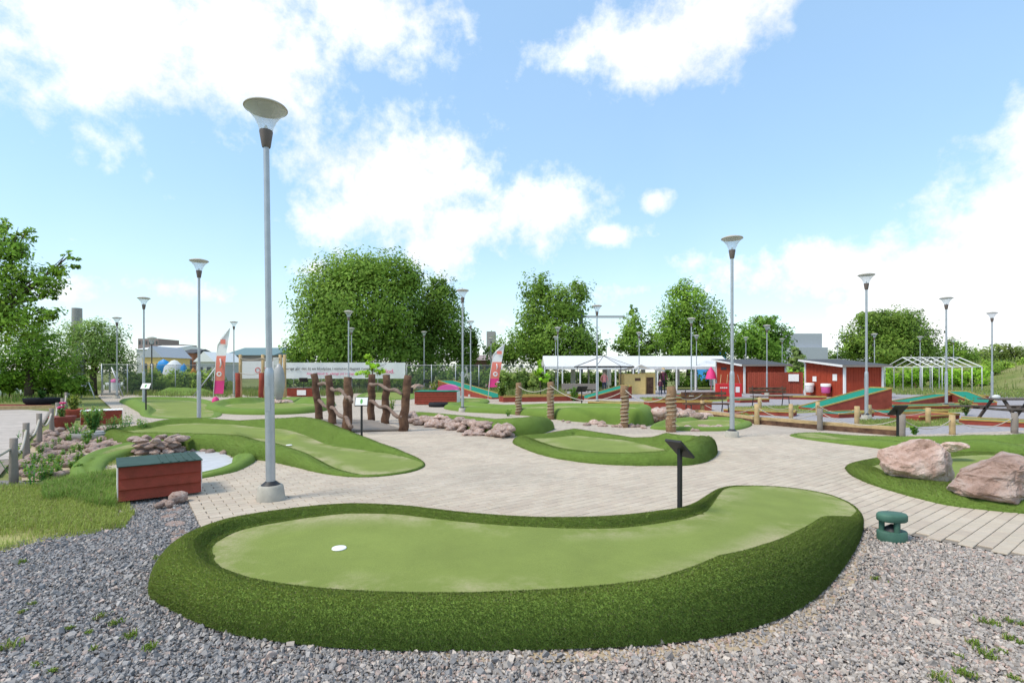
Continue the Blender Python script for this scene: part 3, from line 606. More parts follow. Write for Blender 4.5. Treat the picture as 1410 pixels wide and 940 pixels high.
def lay_gravel():
    pts = []
    n = 500000
    # sample in proportion to nearness: the far stones hide each other
    y = 2.0 + (7.4 - 2.0) * RNG.random(n) ** 1.25; x = (RNG.random(n) * 2 - 1) * (y * 1.03 + .9)
    keep = RNG.random(n) < (y * 1.03 + .9) / 8.6
    x, y = x[keep], y[keep]
    ok = ~in_poly(x, y, PAVE)
    x, y = x[ok], y[ok]
    lw = np.array(LAWN)[:, :2]; d, _ = seg_dist(x, y, lw); il = in_poly(x, y, lw); ok = ~(il & (d > RNG.uniform(0, .25, len(x))))
    x, y = x[ok], y[ok]
    for g in GREENS[:1]:
        d, _ = seg_dist(x, y, g); ok = ~(in_poly(x, y, g) & (d > .03)); x, y, = x[ok], y[ok]
    ok = in_poly(x, y, GRAVEL_RECT); x, y = x[ok], y[ok]
    # bare sandy strip along the foot of the big rim on its right
    d, _ = seg_dist(x, y, GREENS[0]); ok = ~((d < .16) & (x > .1) & (y < 5.2) & (RNG.random(len(x)) < .5)); x, y = x[ok], y[ok]
    n = len(x); size = np.exp(RNG.normal(math.log(.0132), .34, n)); size = np.clip(size, .008, .042)
    # coarser, pinker chippings near the middle and right; dark blue-grey ones on the left
    k = np.clip((x + 1.6) / 2.2, 0, 1)
    cool = np.array([(.17, .18, .20), (.23, .235, .25), (.30, .30, .31), (.12, .125, .14), (.33, .27, .25)])
    warm = np.array([(.33, .32, .31), (.42, .39, .37), (.27, .26, .26), (.46, .34, .30), (.20, .195, .195), (.50, .46, .42)])
    t = cool[RNG.choice(5, n, p=[.3, .3, .18, .12, .10])]; tw = warm[RNG.choice(6, n, p=[.28, .24, .18, .12, .10, .08])] * .62 + .38 * np.array([.31, .295, .285])
    t = t * .8 + .25 * .26; pick = RNG.random(n) < k * .85 + .1; t[pick] = tw[pick]; t *= RNG.uniform(.9, 1.3, (n, 1)) * np.array([1.08, 1, .92])
    z = -.034 + size * .32 + RNG.random(n) * .012
    crushed(np.column_stack([x, y, z]), size, t, 'gravel')
    return n
NG = lay_gravel()
tri_sheet('sand_strip', [P(560, 884), P(700, 884), P(930, 874), P(1050, 850), P(1115, 820), P(1160, 778), P(1192, 735), P(1196, 745), P(1175, 800), P(1125, 850), P(1050, 884), P(930, 900), P(700, 905), P(560, 900)], -.028, 'sand')

# ------------------------------------------------------------------ grass
def blades(name, pts, hgt, wid, c1, c2, parent=None, bend=.5, matn='grassblade', zb=-.02):
    n = len(pts); a = RNG.uniform(0, 2 * np.pi, n); dirv = np.stack([np.cos(a), np.sin(a), np.zeros(n)], 1); sd_ = np.stack([-np.sin(a), np.cos(a), np.zeros(n)], 1)
    h = hgt * RNG.uniform(.45, 1.2, n); bn = RNG.uniform(.1, 1, n) * bend
    base = np.column_stack([pts[:, 0], pts[:, 1], pts[:, 2] if pts.shape[1] > 2 else np.full(n, zb)])
    w = wid * RNG.uniform(.6, 1.2, n)[:, None]
    mid = base + dirv * (bn * h * .35)[:, None] + np.array([0, 0, 1]) * (h * .6)[:, None]
    tip = base + dirv * (bn * h)[:, None] + np.array([0, 0, 1]) * (h * (1 - .35 * bn))[:, None]
    V = np.stack([base - sd_ * w, base + sd_ * w, mid + sd_ * w * .8, mid - sd_ * w * .8, tip], 1).reshape(-1, 3)
    i = np.arange(n) * 5; FF = np.concatenate([np.stack([i, i + 1, i + 2], 1), np.stack([i, i + 2, i + 3], 1), np.stack([i + 3, i + 2, i + 4], 1)])
    k = RNG.random((n, 1)); t = np.array(c1) * (1 - k) + np.array(c2) * k; dry = RNG.random(n) < .14; t[dry] = np.array((.36, .32, .14)) * RNG.uniform(.7, 1.1, (dry.sum(), 1))
    o = me_obj(name, np_mesh(name, V, FF, matn, np.repeat(t, 5, 0)), parent); return o
def scatter(poly, n, clump=0.0, off=(0, 0)):
    A = np.array([p[:2] for p in poly]); lo, hi = A.min(0), A.max(0); out = []
    while sum(len(q) for q in out) < n:
        p = RNG.uniform(lo, hi, (n * 2, 2))
        if clump:
            k = np.array([noise.noise((x * clump, y * clump, 3.3)) for x, y in p]); p = p[k > RNG.uniform(-.5, .35, len(p))]
        p = p[in_poly(p[:, 0], p[:, 1], A)]; out.append(p)
    return np.concatenate(out)[:n]
gp = scatter(LAWN, 80000, 1.3)
ok = np.ones(len(gp), bool)
for g in GREENS: ok &= ~in_poly(gp[:, 0], gp[:, 1], g)
o = blades('grass', gp[ok], .075, .0026, (.24, .32, .05), (.44, .50, .13), bend=1.0); tag(o, 'short dry-tipped grass beside the red box', 'grass', kind='stuff')
tuft = scatter([P(60, 690), P(160, 700), P(162, 655), P(120, 655), P(60, 668)], 9000, 2.5)
o = blades('grass', tuft, .15, .003, (.14, .25, .04), (.28, .40, .08), bend=.9); tag(o, 'taller lush grass against the red box end', 'grass', kind='stuff')
def weed(px, py, r, n=40):
    r *= .8
    x, y = P(px, py); p = np.array([x, y]) + RNG.normal(0, r * .45, (n, 2))
    o = blades('weed', p - np.array([x, y]), r * .8, .004, (.11, .19, .025), (.22, .30, .05), bend=1.4, zb=-.012); o.location = (x, y, 0)
    return tag(o, 'tiny green weed in the dark gravel beside the lawn' if px < 700 else 'tiny green weed in the pale gravel near the green loudspeaker', 'weed', 'weeds in the gravel')
for q in [(141, 846, .05), (160, 855, .05), (180, 873, .06), (206, 889, .06), (97, 862, .03), (122, 868, .03), (46, 828, .03), (30, 840, .03), (215, 767, .05), (12, 888, .08), (50, 912, .03), (75, 920, .03), (130, 890, .03),
          (1355, 853, .05), (1368, 857, .05), (1390, 852, .04), (1387, 875, .05), (1405, 857, .04), (1341, 883, .05), (1352, 895, .05), (1364, 902, .05), (1378, 894, .04), (1320, 902, .04), (1325, 925, .05), (1334, 927, .06), (1292, 931, .06), (1408, 884, .05), (1396, 931, .04), (1205, 795, .05), (30, 772, .05), (165, 725, .05)]:
    weed(*q)
# ------------------------------------------------------------------ lamp posts
def make_lamp(n=20):
    root = bpy.data.objects.new('street_lamp', None); link(root)
    B().lathe([(.165, -.02), (.16, .05), (.145, .16), (.125, .18)], n).obj('concrete_foot', 'concrete', root)
    B().lathe([(.115, .178), (.09, .2), (.06, .225)], n).obj('collar', 'black_metal', root)
    lo = B().lathe([(.055, .2), (.055, 1.5), (.052, 1.56), (.038, 1.6)], n).obj('lower_pole', 'steel', root)
    B().box(-.03, .03, -.0575, -.05, 1.08, 1.38).obj('service_hatch', 'steel', lo)
    B().lathe([(.036, 1.58), (.034, 4.32)], n).obj('upper_pole', 'steel', root)
    B().lathe([(.046, 4.28), (.052, 4.30), (.058, 4.34), (.078, 4.47), (.074, 4.485)], n).obj('socket', 'bronze', root)
    g = B().lathe([(.074, 4.48), (.09, 4.54), (.125, 4.62), (.185, 4.70), (.235, 4.745)], n * 2, cap=False).obj('glass_funnel', 'lamp_glass', root)
    B().lathe([(.02, 4.485), (.022, 4.52), (.008, 4.55)], 10).obj('bulb', 'white_paint', g)
    B().lathe([(.2, 4.745), (.245, 4.748), (.25, 4.756), (.235, 4.775), (.15, 4.805), (.04, 4.825)], n * 2).obj('cap', 'cap_grey', root)
    return root
LG = 'grey lamp posts with funnel heads'
lamps = [(365, 140, 'tall lamp post on a round concrete foot beside the winding green'),
 (274, 354, 'lamp post standing behind the winding green beside the flat pale green'), (198, 407, 'lamp post among the grasses by the garden path'), (161, 435, 'lamp post at the end of the garden path by the steps'),
 (322, 441, 'lamp post just behind the leaning pink feather flag'), (480, 426, 'lamp post rising behind the wooden bridge and the long banner'), (637, 396, 'lamp post beside the pink arch obstacle'),
 (822, 418, 'lamp post in front of the dark framed canopy'), (768, 449, 'lamp post at the left end of the white marquee'), (952, 436, 'lamp post in front of the second marquee'),
 (1004, 322, 'tall lamp post at the end of the small dark turf lane'), (1193, 374, 'lamp post in front of the big red ramp by the shed'), (1303, 407, 'lamp post between the picnic table and the zigzag red lane'),
 (1366, 428, 'lamp post behind the picnic table by the grassy slope'), (1056, 446, 'lamp post in front of the red plank fence')]
far_l = [(484, 450), (584, 455), (648, 440), (765, 462), (880, 456), (903, 468), (959, 460), (1027, 463), (1077, 465), (1204, 458), (1267, 462), (1153, 470), (1313, 466), (676, 464), (835, 466)]
lamp0 = make_lamp()
for i, (px, top, lab) in enumerate(lamps + [(a, b_, 'distant grey lamp post with funnel head among the trees') for a, b_ in far_l]):
    z = (4.84 - CH) * F / (HY - top); o = lamp0 if i == 0 else copy_tree(lamp0)
    o.location = (PZ(px + (8 if i == 0 else 4 if top == 322 else 0), z), z, 0 if z < 12 else -.03); o.rotation_euler = (0, R(-1.0) if i == 0 else 0, .4 * i)
    if i == 0: o.rotation_euler = (0, R(-.75), 0)
    tag(o, lab, 'lamp post', LG)
z = 50; k = B(); root = empty('street_lamp', (PZ(209, z), z, -.05), 'black old style lamp post behind the wire fence', 'lamp post')
B().lathe([(.09, 0), (.09, .5), (.05, .6), (.05, 4.3)], 10).obj('pole', 'black_metal', root)
B().lathe([(.1, 4.3), (.3, 4.85)], 12, cap=False).obj('glass_funnel', 'lamp_glass', root)
B().lathe([(.42, 4.85), (.4, 4.9), (.1, 5.0)], 14).obj('cap', 'cap_grey', root)

# ------------------------------------------------------------------ stones
def stone_mesh(name, seed, sub=3, rough=.22, facet=.0, mtl='granite'):
    bm = bmesh.new(); bmesh.ops.create_icosphere(bm, subdivisions=sub, radius=1.0); rnd = random.Random(seed); off = Vector((rnd.uniform(0, 99), rnd.uniform(0, 99), 0))
    planes = [(Vector((rnd.gauss(0, 1), rnd.gauss(0, 1), rnd.gauss(0, .8))).normalized(), rnd.uniform(.52, .82)) for _ in range(11)] if facet else []
    for v in bm.verts:
        p = v.co.copy()
        for nn, d in planes:
            k = p.dot(nn)
            if k > d: p -= nn * (k - d) * facet
        p *= 1 + rough * noise.fractal(v.co * 1.1 + off, 1.0, 2.0, 3); p += v.normal * (.05 * noise.noise(v.co * 5 + off) + .03 * noise.noise(v.co * 13 + off)) * (1 if sub > 3 else .5); v.co = p
    me = bpy.data.meshes.new(name); bm.to_mesh(me); bm.free(); me.materials.append(M_(mtl))
    me.polygons.foreach_set('use_smooth', [not facet] * len(me.polygons)); return me
def boulder(px, py, pw, ph, depth, seed, label, h0=.1, rot=0.0, tilt=0.0, name='boulder'):
    """px,py = middle of the foot; pw,ph size in pixels"""
    x, y = P(px, py, h0); w = pw * y / F; h = ph * y / F
    me = stone_mesh(name, seed, 5, .16, .92); A = np.array([v.co for v in me.vertices]); lo, hi = A.min(0), A.max(0)
    A = (A - (lo + hi) / 2) / (hi - lo); A = A * np.array([w * 1.02, depth, h * 1.25])
    A[:, 2] += h * .5 - h * .125; me.vertices.foreach_set('co', A.astype(np.float32).ravel()); me.update()
    o = me_obj(name, me); o.location = (x, y + depth * .4, h0); o.rotation_euler = (0, tilt, rot); return tag(o, label, 'boulder', 'pink granite boulders')
boulder(1286, 665, 100, 58, .7, 21, 'peaked pink granite boulder on the turf mound', .1)
boulder(1402, 690, 122, 62, .8, 5, 'flat-topped greyish pink boulder on the turf mound', .1, .15)
boulder(1323, 621, 40, 12, .35, 9, 'small pink rock lying on the long low green', .28)
SM = [stone_mesh('rock', 100 + i, 2, .28) for i in range(8)]; SMF = [stone_mesh('rock', 200 + i, 2, .2, .8) for i in range(6)]
def rock(x, y, z, sx, sy, sz, label, group, flat=False, cat='rock'):
    o = me_obj('rock', random.choice(SMF if flat else SM)); o.location = (x, y, z); o.scale = (sx, sy, sz); o.rotation_euler = (0, 0, random.uniform(0, 6.28)); return tag(o, label, cat, group)
# border rocks under the long banked green
for i in range(95):
    t = random.random(); px = 558 + t * 146; base = 579 + t * 22.5; row = random.random(); py = base + 2 - 5 * row * (1 - .5 * t) + random.uniform(-1, 1)
    x, y = P(px, py); y -= .22; s = random.uniform(.08, .17); rock(x, y, .03 + .22 * row, s * 1.2, s, s * .7, 'pinkish grey rock heaped below the long banked green', 'rocks heaped along the banked green', random.random() < .5)
for i in range(9):
    px = 640 + i * 8; x, y = P(px, 599 + (i > 5) * 1.2); rock(x, y - .05, .03, .16, .1, .06, 'flat grey slab at the foot of the heaped rocks', 'flat slabs along the paving', True)
# rocks at the foot of the tall turf wall
for i in range(46):
    px = random.uniform(765, 985); py = 580 + (px - 765) / 220 * 11 + random.uniform(-3, 2.5); x, y = P(px, py); y -= .25; s = random.uniform(.05, .15)
    rock(x, y, .02, s * 1.3, s, s * .7, 'pale rock strewn along the foot of the tall turf wall', 'rocks along the turf wall', random.random() < .5)
for i in range(30):
    px = random.uniform(896, 972); py = random.uniform(566, 578) ; x, y = P(px, 581, .0); lvl = (579 - py) / 13; s = random.uniform(.14, .27)
    rock(x, y - .3 + .4 * random.random(), .1 + .34 * lvl * (1 - abs(px - 915) / 90), s * 1.2, s, s * .7, 'pink rock in the pile beside the roped pole', 'rock pile by the roped poles', random.random() < .6)
# rock bed on the left
BED = [P(30, 660), P(28, 640), P(45, 612), P(75, 592), P(120, 588), P(175, 592), P(215, 600), P(235, 610), P(180, 615), P(128, 627), P(100, 642), P(92, 660)]
tri_sheet('rock_bed_soil', BED, -.01, 'sand')
pts = scatter(BED, 230)
for x, y in pts:
    s = random.uniform(.04, .10); o = me_obj('cobble', random.choice(SM), bpy.data.objects['rock_bed_soil']); o.location = (x, y, .02 + random.random() * .04); o.scale = (s * 1.2, s, s * .75); o.rotation_euler = (0, 0, random.uniform(0, 6.28))
# stone stack at the pond
x, y = P(218, 624); root = empty('stone_stack', (x, y, 0), 'stacked flat stones forming a low well by the pond', 'stone stack', 'stone features')
for i in range(30):
    lv = i // 10; a = i * .63 + lv * .3; r = (.36, .3, .42)[lv]; o = me_obj('stone', random.choice(SMF), root); o.location = (math.cos(a) * r, math.sin(a) * r * .7, .06 + lv * .11); o.scale = (.15, .11, .062); o.rotation_euler = (0, 0, a)
for px, py, s in [(248, 690, .095), (236, 696, .05), (222, 697, .045), (229, 693, .04)]:
    x, y = P(px, py); rock(x, y - .03, s * .55, s * 1.2, s, s * .85, 'rounded stone at the corner of the red box', 'stones by the red box')
for i in range(5):
    x, y = P(*[(253, 705), (262, 716), (268, 728), (256, 697), (272, 735)][i]); rock(x - .14 * .8, y - .14 * .6 + .02, -.025, .12, .1, .03, 'flat pink edging slab along the paving edge', 'edging slabs', True)

# ------------------------------------------------------------------ red boxes
def plank_box(name, px, py, w, d, h, label, lid='green_sheet', rows=3, rz=0.0, ends='white_paint', cat='storage box'):
    x, y = P(px, py); root = empty(name, (x, y, 0), label, cat, 'red plank boxes', rz); ph = (h - .036) / rows
    B().box(-w / 2 + .02, w / 2 - .02, .02, d - .02, .04, h - .005).obj('carcass', 'dark_wood', root)
    for i in range(rows):
        for yy, sgn in ((0, -1), (d, 1)):
            b = B(); z0 = .03 + i * ph; b.add([(-w / 2, yy + sgn * .042, z0), (w / 2, yy + sgn * .042, z0), (w / 2, yy + sgn * .012, z0 + ph * 1.02), (-w / 2, yy + sgn * .012, z0 + ph * 1.02), (-w / 2, yy, z0), (w / 2, yy, z0), (w / 2, yy, z0 + ph * 1.02), (-w / 2, yy, z0 + ph * 1.02)],
                            [(0, 1, 2, 3), (4, 7, 6, 5), (0, 4, 5, 1), (3, 2, 6, 7), (0, 3, 7, 4), (1, 5, 6, 2)]); b.obj('plank', 'red_board', root)
    for s in (-1, 1): B().box(s * (w / 2) - .01, s * (w / 2) + .014, .0, d, .03, h).obj('end_panel', ends, root)
    l = B(); l.box(-w / 2 - .015, w / 2 + .015, -.055, d + .055, h + .002, h + .012).obj('lid', lid, root)
    for i in range(5): B().box(w / 2 - .42 + i * .085, w / 2 - .40 + i * .085, -.03, d + .03, h + .012, h + .02).obj('rib', lid, root)
    B().box(w / 2 - .22, w / 2 - .02, .02, d, -.01, .03).obj('foot', 'weathered_wood', root)
    return root
plank_box('storage_box', 222, 686, .84, .72, .43, 'red plank box with dark green lid beside the pale pond', rz=.66)
plank_box('storage_box', 140, 585, .95, .6, .42, 'red plank box with white top behind the fern planter', lid='white_paint', rz=.64)
plank_box('storage_box', 414, 546, 1.7, .9, .55, 'low red box with a paper notice behind the oval green', lid='weathered_wood', rows=4)
plank_box('storage_box', 600, 557, 2.0, 1.6, .62, 'red box with teal top beside the pink arch', lid='teal_felt', rows=5)
z = P(418, 546)[1]; o = B().box(-.28, .28, 0, .02, .1, .42).obj('notice', 'white_paint'); o.location = (PZ(415, z - .06), z - .06, 0); tag(o, 'white paper notice on the low red box', 'notice')
x, y = P(616, 553); root = empty('arch_obstacle', (x, y, 0), 'pink arch obstacle with white side beside the teal-topped box', 'obstacle')
pr = [(-.55, 0), (-.55, .6)] + [(-.55 * math.cos(a), .6 + .3 * math.sin(a)) for a in np.linspace(.25, math.pi - .25, 8)] + [(.55, .6), (.55, 0)]
B().prism(pr, -.05, .9, 'y').obj('arch', 'pink', root); B().box(.4, .62, -.09, -.055, 0, .62).obj('side_board', 'white_paint', root)
x, y = P(605, 559); o = B().lathe([(.2, 0), (.42, .0), (.46, .09), (.42, .18), (.24, .18), (.2, .09)], 18).obj('tyre', 'tyre'); o.location = (x, y - .3, 0); tag(o, 'black tyre lying in front of the teal-topped box', 'tyre')

# ------------------------------------------------------------------ hole signs
def hole_sign(px, ytop, ybase, w, label, face='black_metal', tilt=52, rz=0.0, hb=0.0, asp=.72):
    x, y = P(px, ybase, hb); h = HZ(ytop, y); root = empty('hole_sign', (x, y, hb), label, 'hole sign', 'hole signs on black posts', rz)
    B().box(-.018, .018, -.018, .018, -.05, h - hb - .04).obj('post', 'black_metal', root)
    m = Matrix.Translation((0, 0, h - hb - .04)) @ Matrix.Rotation(R(tilt), 4, 'X')
    bo = B().box(-w / 2, w / 2, -w * asp / 2, w * asp / 2, -.012, .012, m).obj('board', 'black_metal', root)
    if face != 'black_metal':
        B().box(-w / 2 + .012, w / 2 - .012, -w * asp / 2 + .012, w * asp / 2 - .012, .0125, .016, m).obj('face', face, bo)
        B().lathe([(w * .13, .017), (w * .13, .0185)], 14, sy=1.6, sx=.7).obj('course_map', 'leaf_green', bo).matrix_local = m
    return root
mat('leaf_green', (.12, .38, .10), False, .7)
root = hole_sign(936, 612, 699, .19, 'black tilted hole sign seen from behind on the big green rim', tilt=39, rz=R(125), hb=.17, asp=1.5)
hole_sign(498, 550, 604, .26, 'white hole sign with green map in front of the wooden bridge', 'white_paint', tilt=65, rz=.05, hb=.22)
hole_sign(201, 530, 562, .34, 'white hole sign with green map on the humped corner', 'white_paint', tilt=60, hb=.22)
hole_sign(190, 518, 541, .30, 'small white hole sign among the path side grasses', 'white_paint', tilt=65)
hole_sign(1236, 562, 608, .27, 'black hole sign by the timber edging and long low green', tilt=42, rz=R(180), hb=.08, asp=1.15)
hole_sign(801, 534, 562, .40, 'black hole sign on the tall turf wall green', tilt=45, rz=R(195), hb=.2)
hole_sign(562, 536, 570, .36, 'black hole sign just right of the bridge railing', tilt=55, rz=R(195))
hole_sign(418, 522, 546, .5, 'black hole sign in front of the low red box', tilt=45, rz=R(195))
hole_sign(588, 524, 541, .5, 'black hole sign near the teal-topped red box', tilt=45, rz=R(195))

# ------------------------------------------------------------------ wooden bridge
br = empty('wooden_bridge', (*P(498, 588), 0), 'rustic wooden footbridge with log posts and crooked branch rails', 'bridge'); bo_ = Vector(br.location)
Lp = [P(441, 579), P(459, 586), P(478, 595)]; Rp = [P(511, 580), P(531, 583), P(554, 593)]
tops = [(432, 514), (452, 517), (479, 519), (512, 515), (532, 516), (562, 517)]
def log(a, b, r0, r1, seed, n=10, seg=7, wob=.03):
    rnd = random.Random(seed); a, b = Vector(a), Vector(b); pts = []; rs = []
    for i in range(seg + 1):
        t = i / seg; pts.append(a.lerp(b, t) + Vector((rnd.uniform(-wob, wob), rnd.uniform(-wob, wob), 0)) * (0 < i < seg)); rs.append((r0 + (r1 - r0) * t) * rnd.uniform(.93, 1.07))
    return B().tube(pts, rs, n)
for i, ((x, y), (tx, ty)) in enumerate(zip(Lp + Rp, tops)):
    zt = HZ(ty, y); log(Vector((x, y, -.1)) - bo_, Vector((PZ(tx, y), y, zt)) - bo_, .125, .105, i).obj('post', 'dark_wood', br)
def rail(pts, seed):
    rnd = random.Random(seed); q = []
    for a, b in zip(pts, pts[1:]):
        for k in range(5): q.append(Vector(a).lerp(Vector(b), k / 5) + Vector((0, 0, .045 * math.sin(len(q) * 1.15 + seed) + rnd.uniform(-.015, .015))))
    q.append(Vector(pts[-1])); B().tube([v - bo_ for v in q], [.05 + .012 * math.sin(i * 1.7) for i in range(len(q))], 8).obj('rail', 'branch_wood', br)
for side, pp in (('l', Lp), ('r', Rp)):
    for k, zz in enumerate((.62, 1.22)):
        a, b, c_ = [Vector((x, y - .12, zz - .12 * j)) for j, (x, y) in enumerate(pp)]; e = c_ + (c_ - b) * .35
        rail([a, b, c_] + ([e - Vector((0, 0, .12))] if side == 'l' else []), k * 3 + (side == 'l') * 7 + 1)
a0 = Vector((*Lp[2], 0)); a1 = Vector((*Lp[0], 0)); b0 = Vector((*Rp[2], 0)); b1 = Vector((*Rp[0], 0))
for i in range(18):
    t0, t1 = i / 18, (i + .93) / 18; q = [a0.lerp(a1, t0), b0.lerp(b1, t0), b0.lerp(b1, t1), a0.lerp(a1, t1)]
    B().prism([(v.x - bo_.x, v.y - bo_.y) for v in q], .02, .055 + random.uniform(0, .004)).obj('plank', 'weathered_wood', br)

# ------------------------------------------------------------------ poles, ropes
def sag(a, b, drop, n=10): a, b = Vector(a), Vector(b); return [a.lerp(b, i / n) - Vector((0, 0, drop * 4 * (i / n) * (1 - i / n))) for i in range(n + 1)]
rp = []
for px, yt, yb, nm in [(714, 527, 571, 'roped wooden pole beside the long banked green'), (758, 526, 577, 'roped wooden pole left of the tall turf wall'), (860, 531, 588, 'roped wooden pole in front of the turf wall end'), (924, 532, 594, 'thick roped wooden pole by the rock pile')]:
    x, y = P(px, yb); h = HZ(yt, y); r = .105 if px != 924 else .12; root = empty('rope_pole', (x, y, 0), nm, 'pole', 'wooden poles wound with rope')
    log((0, 0, -.1), (0, 0, h), r * 1.08, r, px).obj('pole', 'pole_wood', root)
    hel = [(math.cos(a) * (r + .012), math.sin(a) * (r + .012), .08 + (h - .25) * a / (9 * 2 * math.pi)) for a in np.linspace(0, 9 * 2 * math.pi, 110)]
    B().tube(hel, .014, 5).obj('rope_winding', 'rope', root); rp.append((x, y, h))
for i in range(3):
    o = B().tube(sag((rp[i][0], rp[i][1] - .12, rp[i][2] - .12), (rp[i + 1][0], rp[i + 1][1] - .12, rp[i + 1][2] - .12), (.2, .38, .3)[i], 14), .013, 6).obj('rope', 'rope_white'); tag(o, ['slack rope between the two poles near the banked green', 'long slack rope across the tall turf wall', 'slack rope leading to the pole by the rock pile'][i], 'rope')
o = B().tube(sag((rp[3][0], rp[3][1], rp[3][2] - .15), (*P(967, 571), .75), .2, 10), .012, 6).obj('rope', 'rope_white'); tag(o, 'slack rope from the thick pole to the first timber post', 'rope')
# left fence of weathered posts
fp = []
for px, yt, yb in [(19, 603, 664), (36, 582, 632), (54, 569, 612), (71, 562, 597), (79, 554, 586), (86, 548, 576), (91, 540, 566)]:
    x, y = P(px, yb); h = HZ(yt, y); root = tag(log((0, 0, -.1), (0, 0, h), .052, .048, px, 8, 3, .004).obj('fence_post', 'weathered_wood'), 'weathered grey post of the rope fence along the boarded path', 'post', 'rope fence along the boarded path'); root.location = (x, y, 0); fp.append((x, y, h))
fp.insert(0, (fp[0][0] - .35, fp[0][1] - 1.3, fp[0][2]))
for a, b in zip(fp, fp[1:]):
    o = B().tube(sag((a[0], a[1], a[2] - .12), (b[0], b[1], b[2] - .12), .22), .02, 6).obj('rope', 'rope_white'); tag(o, 'slack pale rope strung between the weathered grey posts', 'rope', 'ropes of the weathered fence')
# boarded path on the far left
BP = [P(-200, 700), P(0, 652), P(25, 622), P(45, 598), P(62, 580), P(70, 566), P(0, 561), P(-160, 561)]
tri_sheet('boarded_path', BP, -.012, 'joint_sand')
def boards():
    base = bpy.data.objects['boarded_path']; d = Vector((.86, .5, 0)).normalized(); nrm = Vector((-d.y, d.x, 0)); w = .16
    for k in range(-30, 70):
        c = Vector((-14, 12, 0)) + nrm * (k * w); ts = np.linspace(-14, 14, 281); X = c.x + d.x * ts; Y = c.y + d.y * ts; m = in_poly(X, Y, BP) & (Y > 6.5)
        if m.sum() < 4: continue
        t0, t1 = ts[m].min(), ts[m].max(); a = c + d * t0; b = c + d * t1; b_ = B(); b_.beam((a.x, a.y, -.006), (b.x, b.y, -.006), w * .90, .016); b_.obj('plank', 'deck', base)
mat('deck', (.47, .41, .36), False, .9, .2, var=.12, scale=4, objrand=.08)
boards()

# ------------------------------------------------------------------ timber edging and posts on the right
def edging(pts, label):
    root = empty('timber_edging', (*P(*pts[0]), 0), label, 'edging'); o_ = Vector(root.location)
    for a, b in zip(pts, pts[1:]):
        A = Vector((*P(*a), 0)) - o_; C = Vector((*P(*b), 0)) - o_
        B().beam(A + Vector((0, 0, .06)), C + Vector((0, 0, .06)), .12, .13).obj('lower_beam', 'dark_wood', root)
        B().beam(A + Vector((0, .03, .17)), C + Vector((0, .03, .17)), .14, .085).obj('upper_beam', 'pine_wood', root)
edging([(960, 572), (1040, 583), (1130, 591), (1242, 600)], 'long dark timber edging with pale top beam along the paving')
tp = []
for i, (px, yt, yb) in enumerate([(967, 551, 572), (1042, 556, 584), (1129, 562, 592), (1242, 570, 602), (1311, 571, 598), (1397, 568, 596), (1046, 547, 566), (1089, 556, 576), (1126, 553, 570), (1180, 559, 584), (1197, 557, 576), (1278, 561, 582)]):
    x, y = P(px, yb); h = HZ(yt, y); o = log((0, 0, -.1), (0, 0, h), .075, .07, px, 8, 3, .004).obj('wooden_post', 'weathered_wood' if px in (1129, 1242, 1397) else 'pine_wood'); o.location = (x, y, 0)
    tag(o, 'grey weathered short post of the roped edging' if px in (1129, 1242, 1397) else 'pale round wooden post standing in the gravel course', 'post', 'short wooden posts of the gravel course'); tp.append((x, y, h))
for a, b in zip(tp[:5], tp[1:6]):
    o = B().tube(sag((a[0], a[1], a[2] - .1), (b[0], b[1], b[2] - .1), .25), .011, 5).obj('rope', 'rope_white'); tag(o, 'slack pale rope between the short wooden posts', 'rope', 'ropes of the timber edging')
for a, b in zip(tp[6:11], tp[7:12]):
    o = B().tube(sag((a[0], a[1], a[2] - .1), (b[0], b[1], b[2] - .1), .2), .010, 5).obj('rope', 'rope_white'); tag(o, 'thin rope between the posts inside the gravel course', 'rope', 'ropes inside the gravel course')
tri_sheet('gravel_course', [P(960, 571), P(1040, 582), P(1130, 591), P(1242, 601), P(1460, 601), (60, 17), (60, 46), P(880, 536), P(690, 540), P(745, 549), P(900, 556)], -.03, 'grey_gravel')
for q in ([P(1180, 578), P(1300, 575), P(1330, 583), P(1190, 590)], [P(1010, 560), P(1130, 557), P(1140, 566), P(1020, 571)], [P(1215, 560), P(1335, 556), P(1330, 566), P(1230, 571)], [P(880, 547), P(1000, 543), P(1010, 551), P(900, 556)]):
    tri_sheet('lawn', q, -.024, 'lawn'); g = scatter(q, 5000, 1.0); o = blades('grass', g, .09, .006, (.16, .24, .05), (.30, .36, .10)); tag(o, 'rough grass strip between the old minigolf lanes', 'grass', kind='stuff')

# ------------------------------------------------------------------ minigolf lanes of the old course
def lane(px0, py0, px1, py1, w, label, h0=.1, h1=.1, side='brick_red', felt='teal_felt'):
    a = Vector((*P(px0, py0), 0)); b = Vector((*P(px1, py1), 0)); d = (b - a); ln = d.length; root = empty('minigolf_lane', a, label, 'minigolf lane', 'old minigolf lanes', math.atan2(d.y, d.x))
    B().prism([(0, -.03), (ln, -.03), (ln, h1), (0, h0)], -w / 2, w / 2, 'y').obj('base', side, root)
    B().prism([(.03, h0 + .004), (ln - .03, h1 + .004), (ln - .03, h1 + .012), (.03, h0 + .012)], -w / 2 + .05, w / 2 - .05, 'y').obj('felt', felt, root)
    for s in (-1, 1): B().prism([(0, h0), (ln, h1), (ln, h1 + .05), (0, h0 + .05)], s * w / 2 - .02, s * w / 2 + .02, 'y').obj('edge_board', 'yellow_edge', root)
    B().box(ln - .03, ln + .03, -w / 2, w / 2, h1, h1 + .06).obj('end_board', 'yellow_edge', root)
    return root
lane(1112, 563, 1213, 562, 1.1, 'steep red-sided teal ramp beside the pair of wall bins', .05, .85)
lane(802, 549, 862, 547, 1.0, 'teal ramp with red sides in front of the yellow stall', .05, .7)
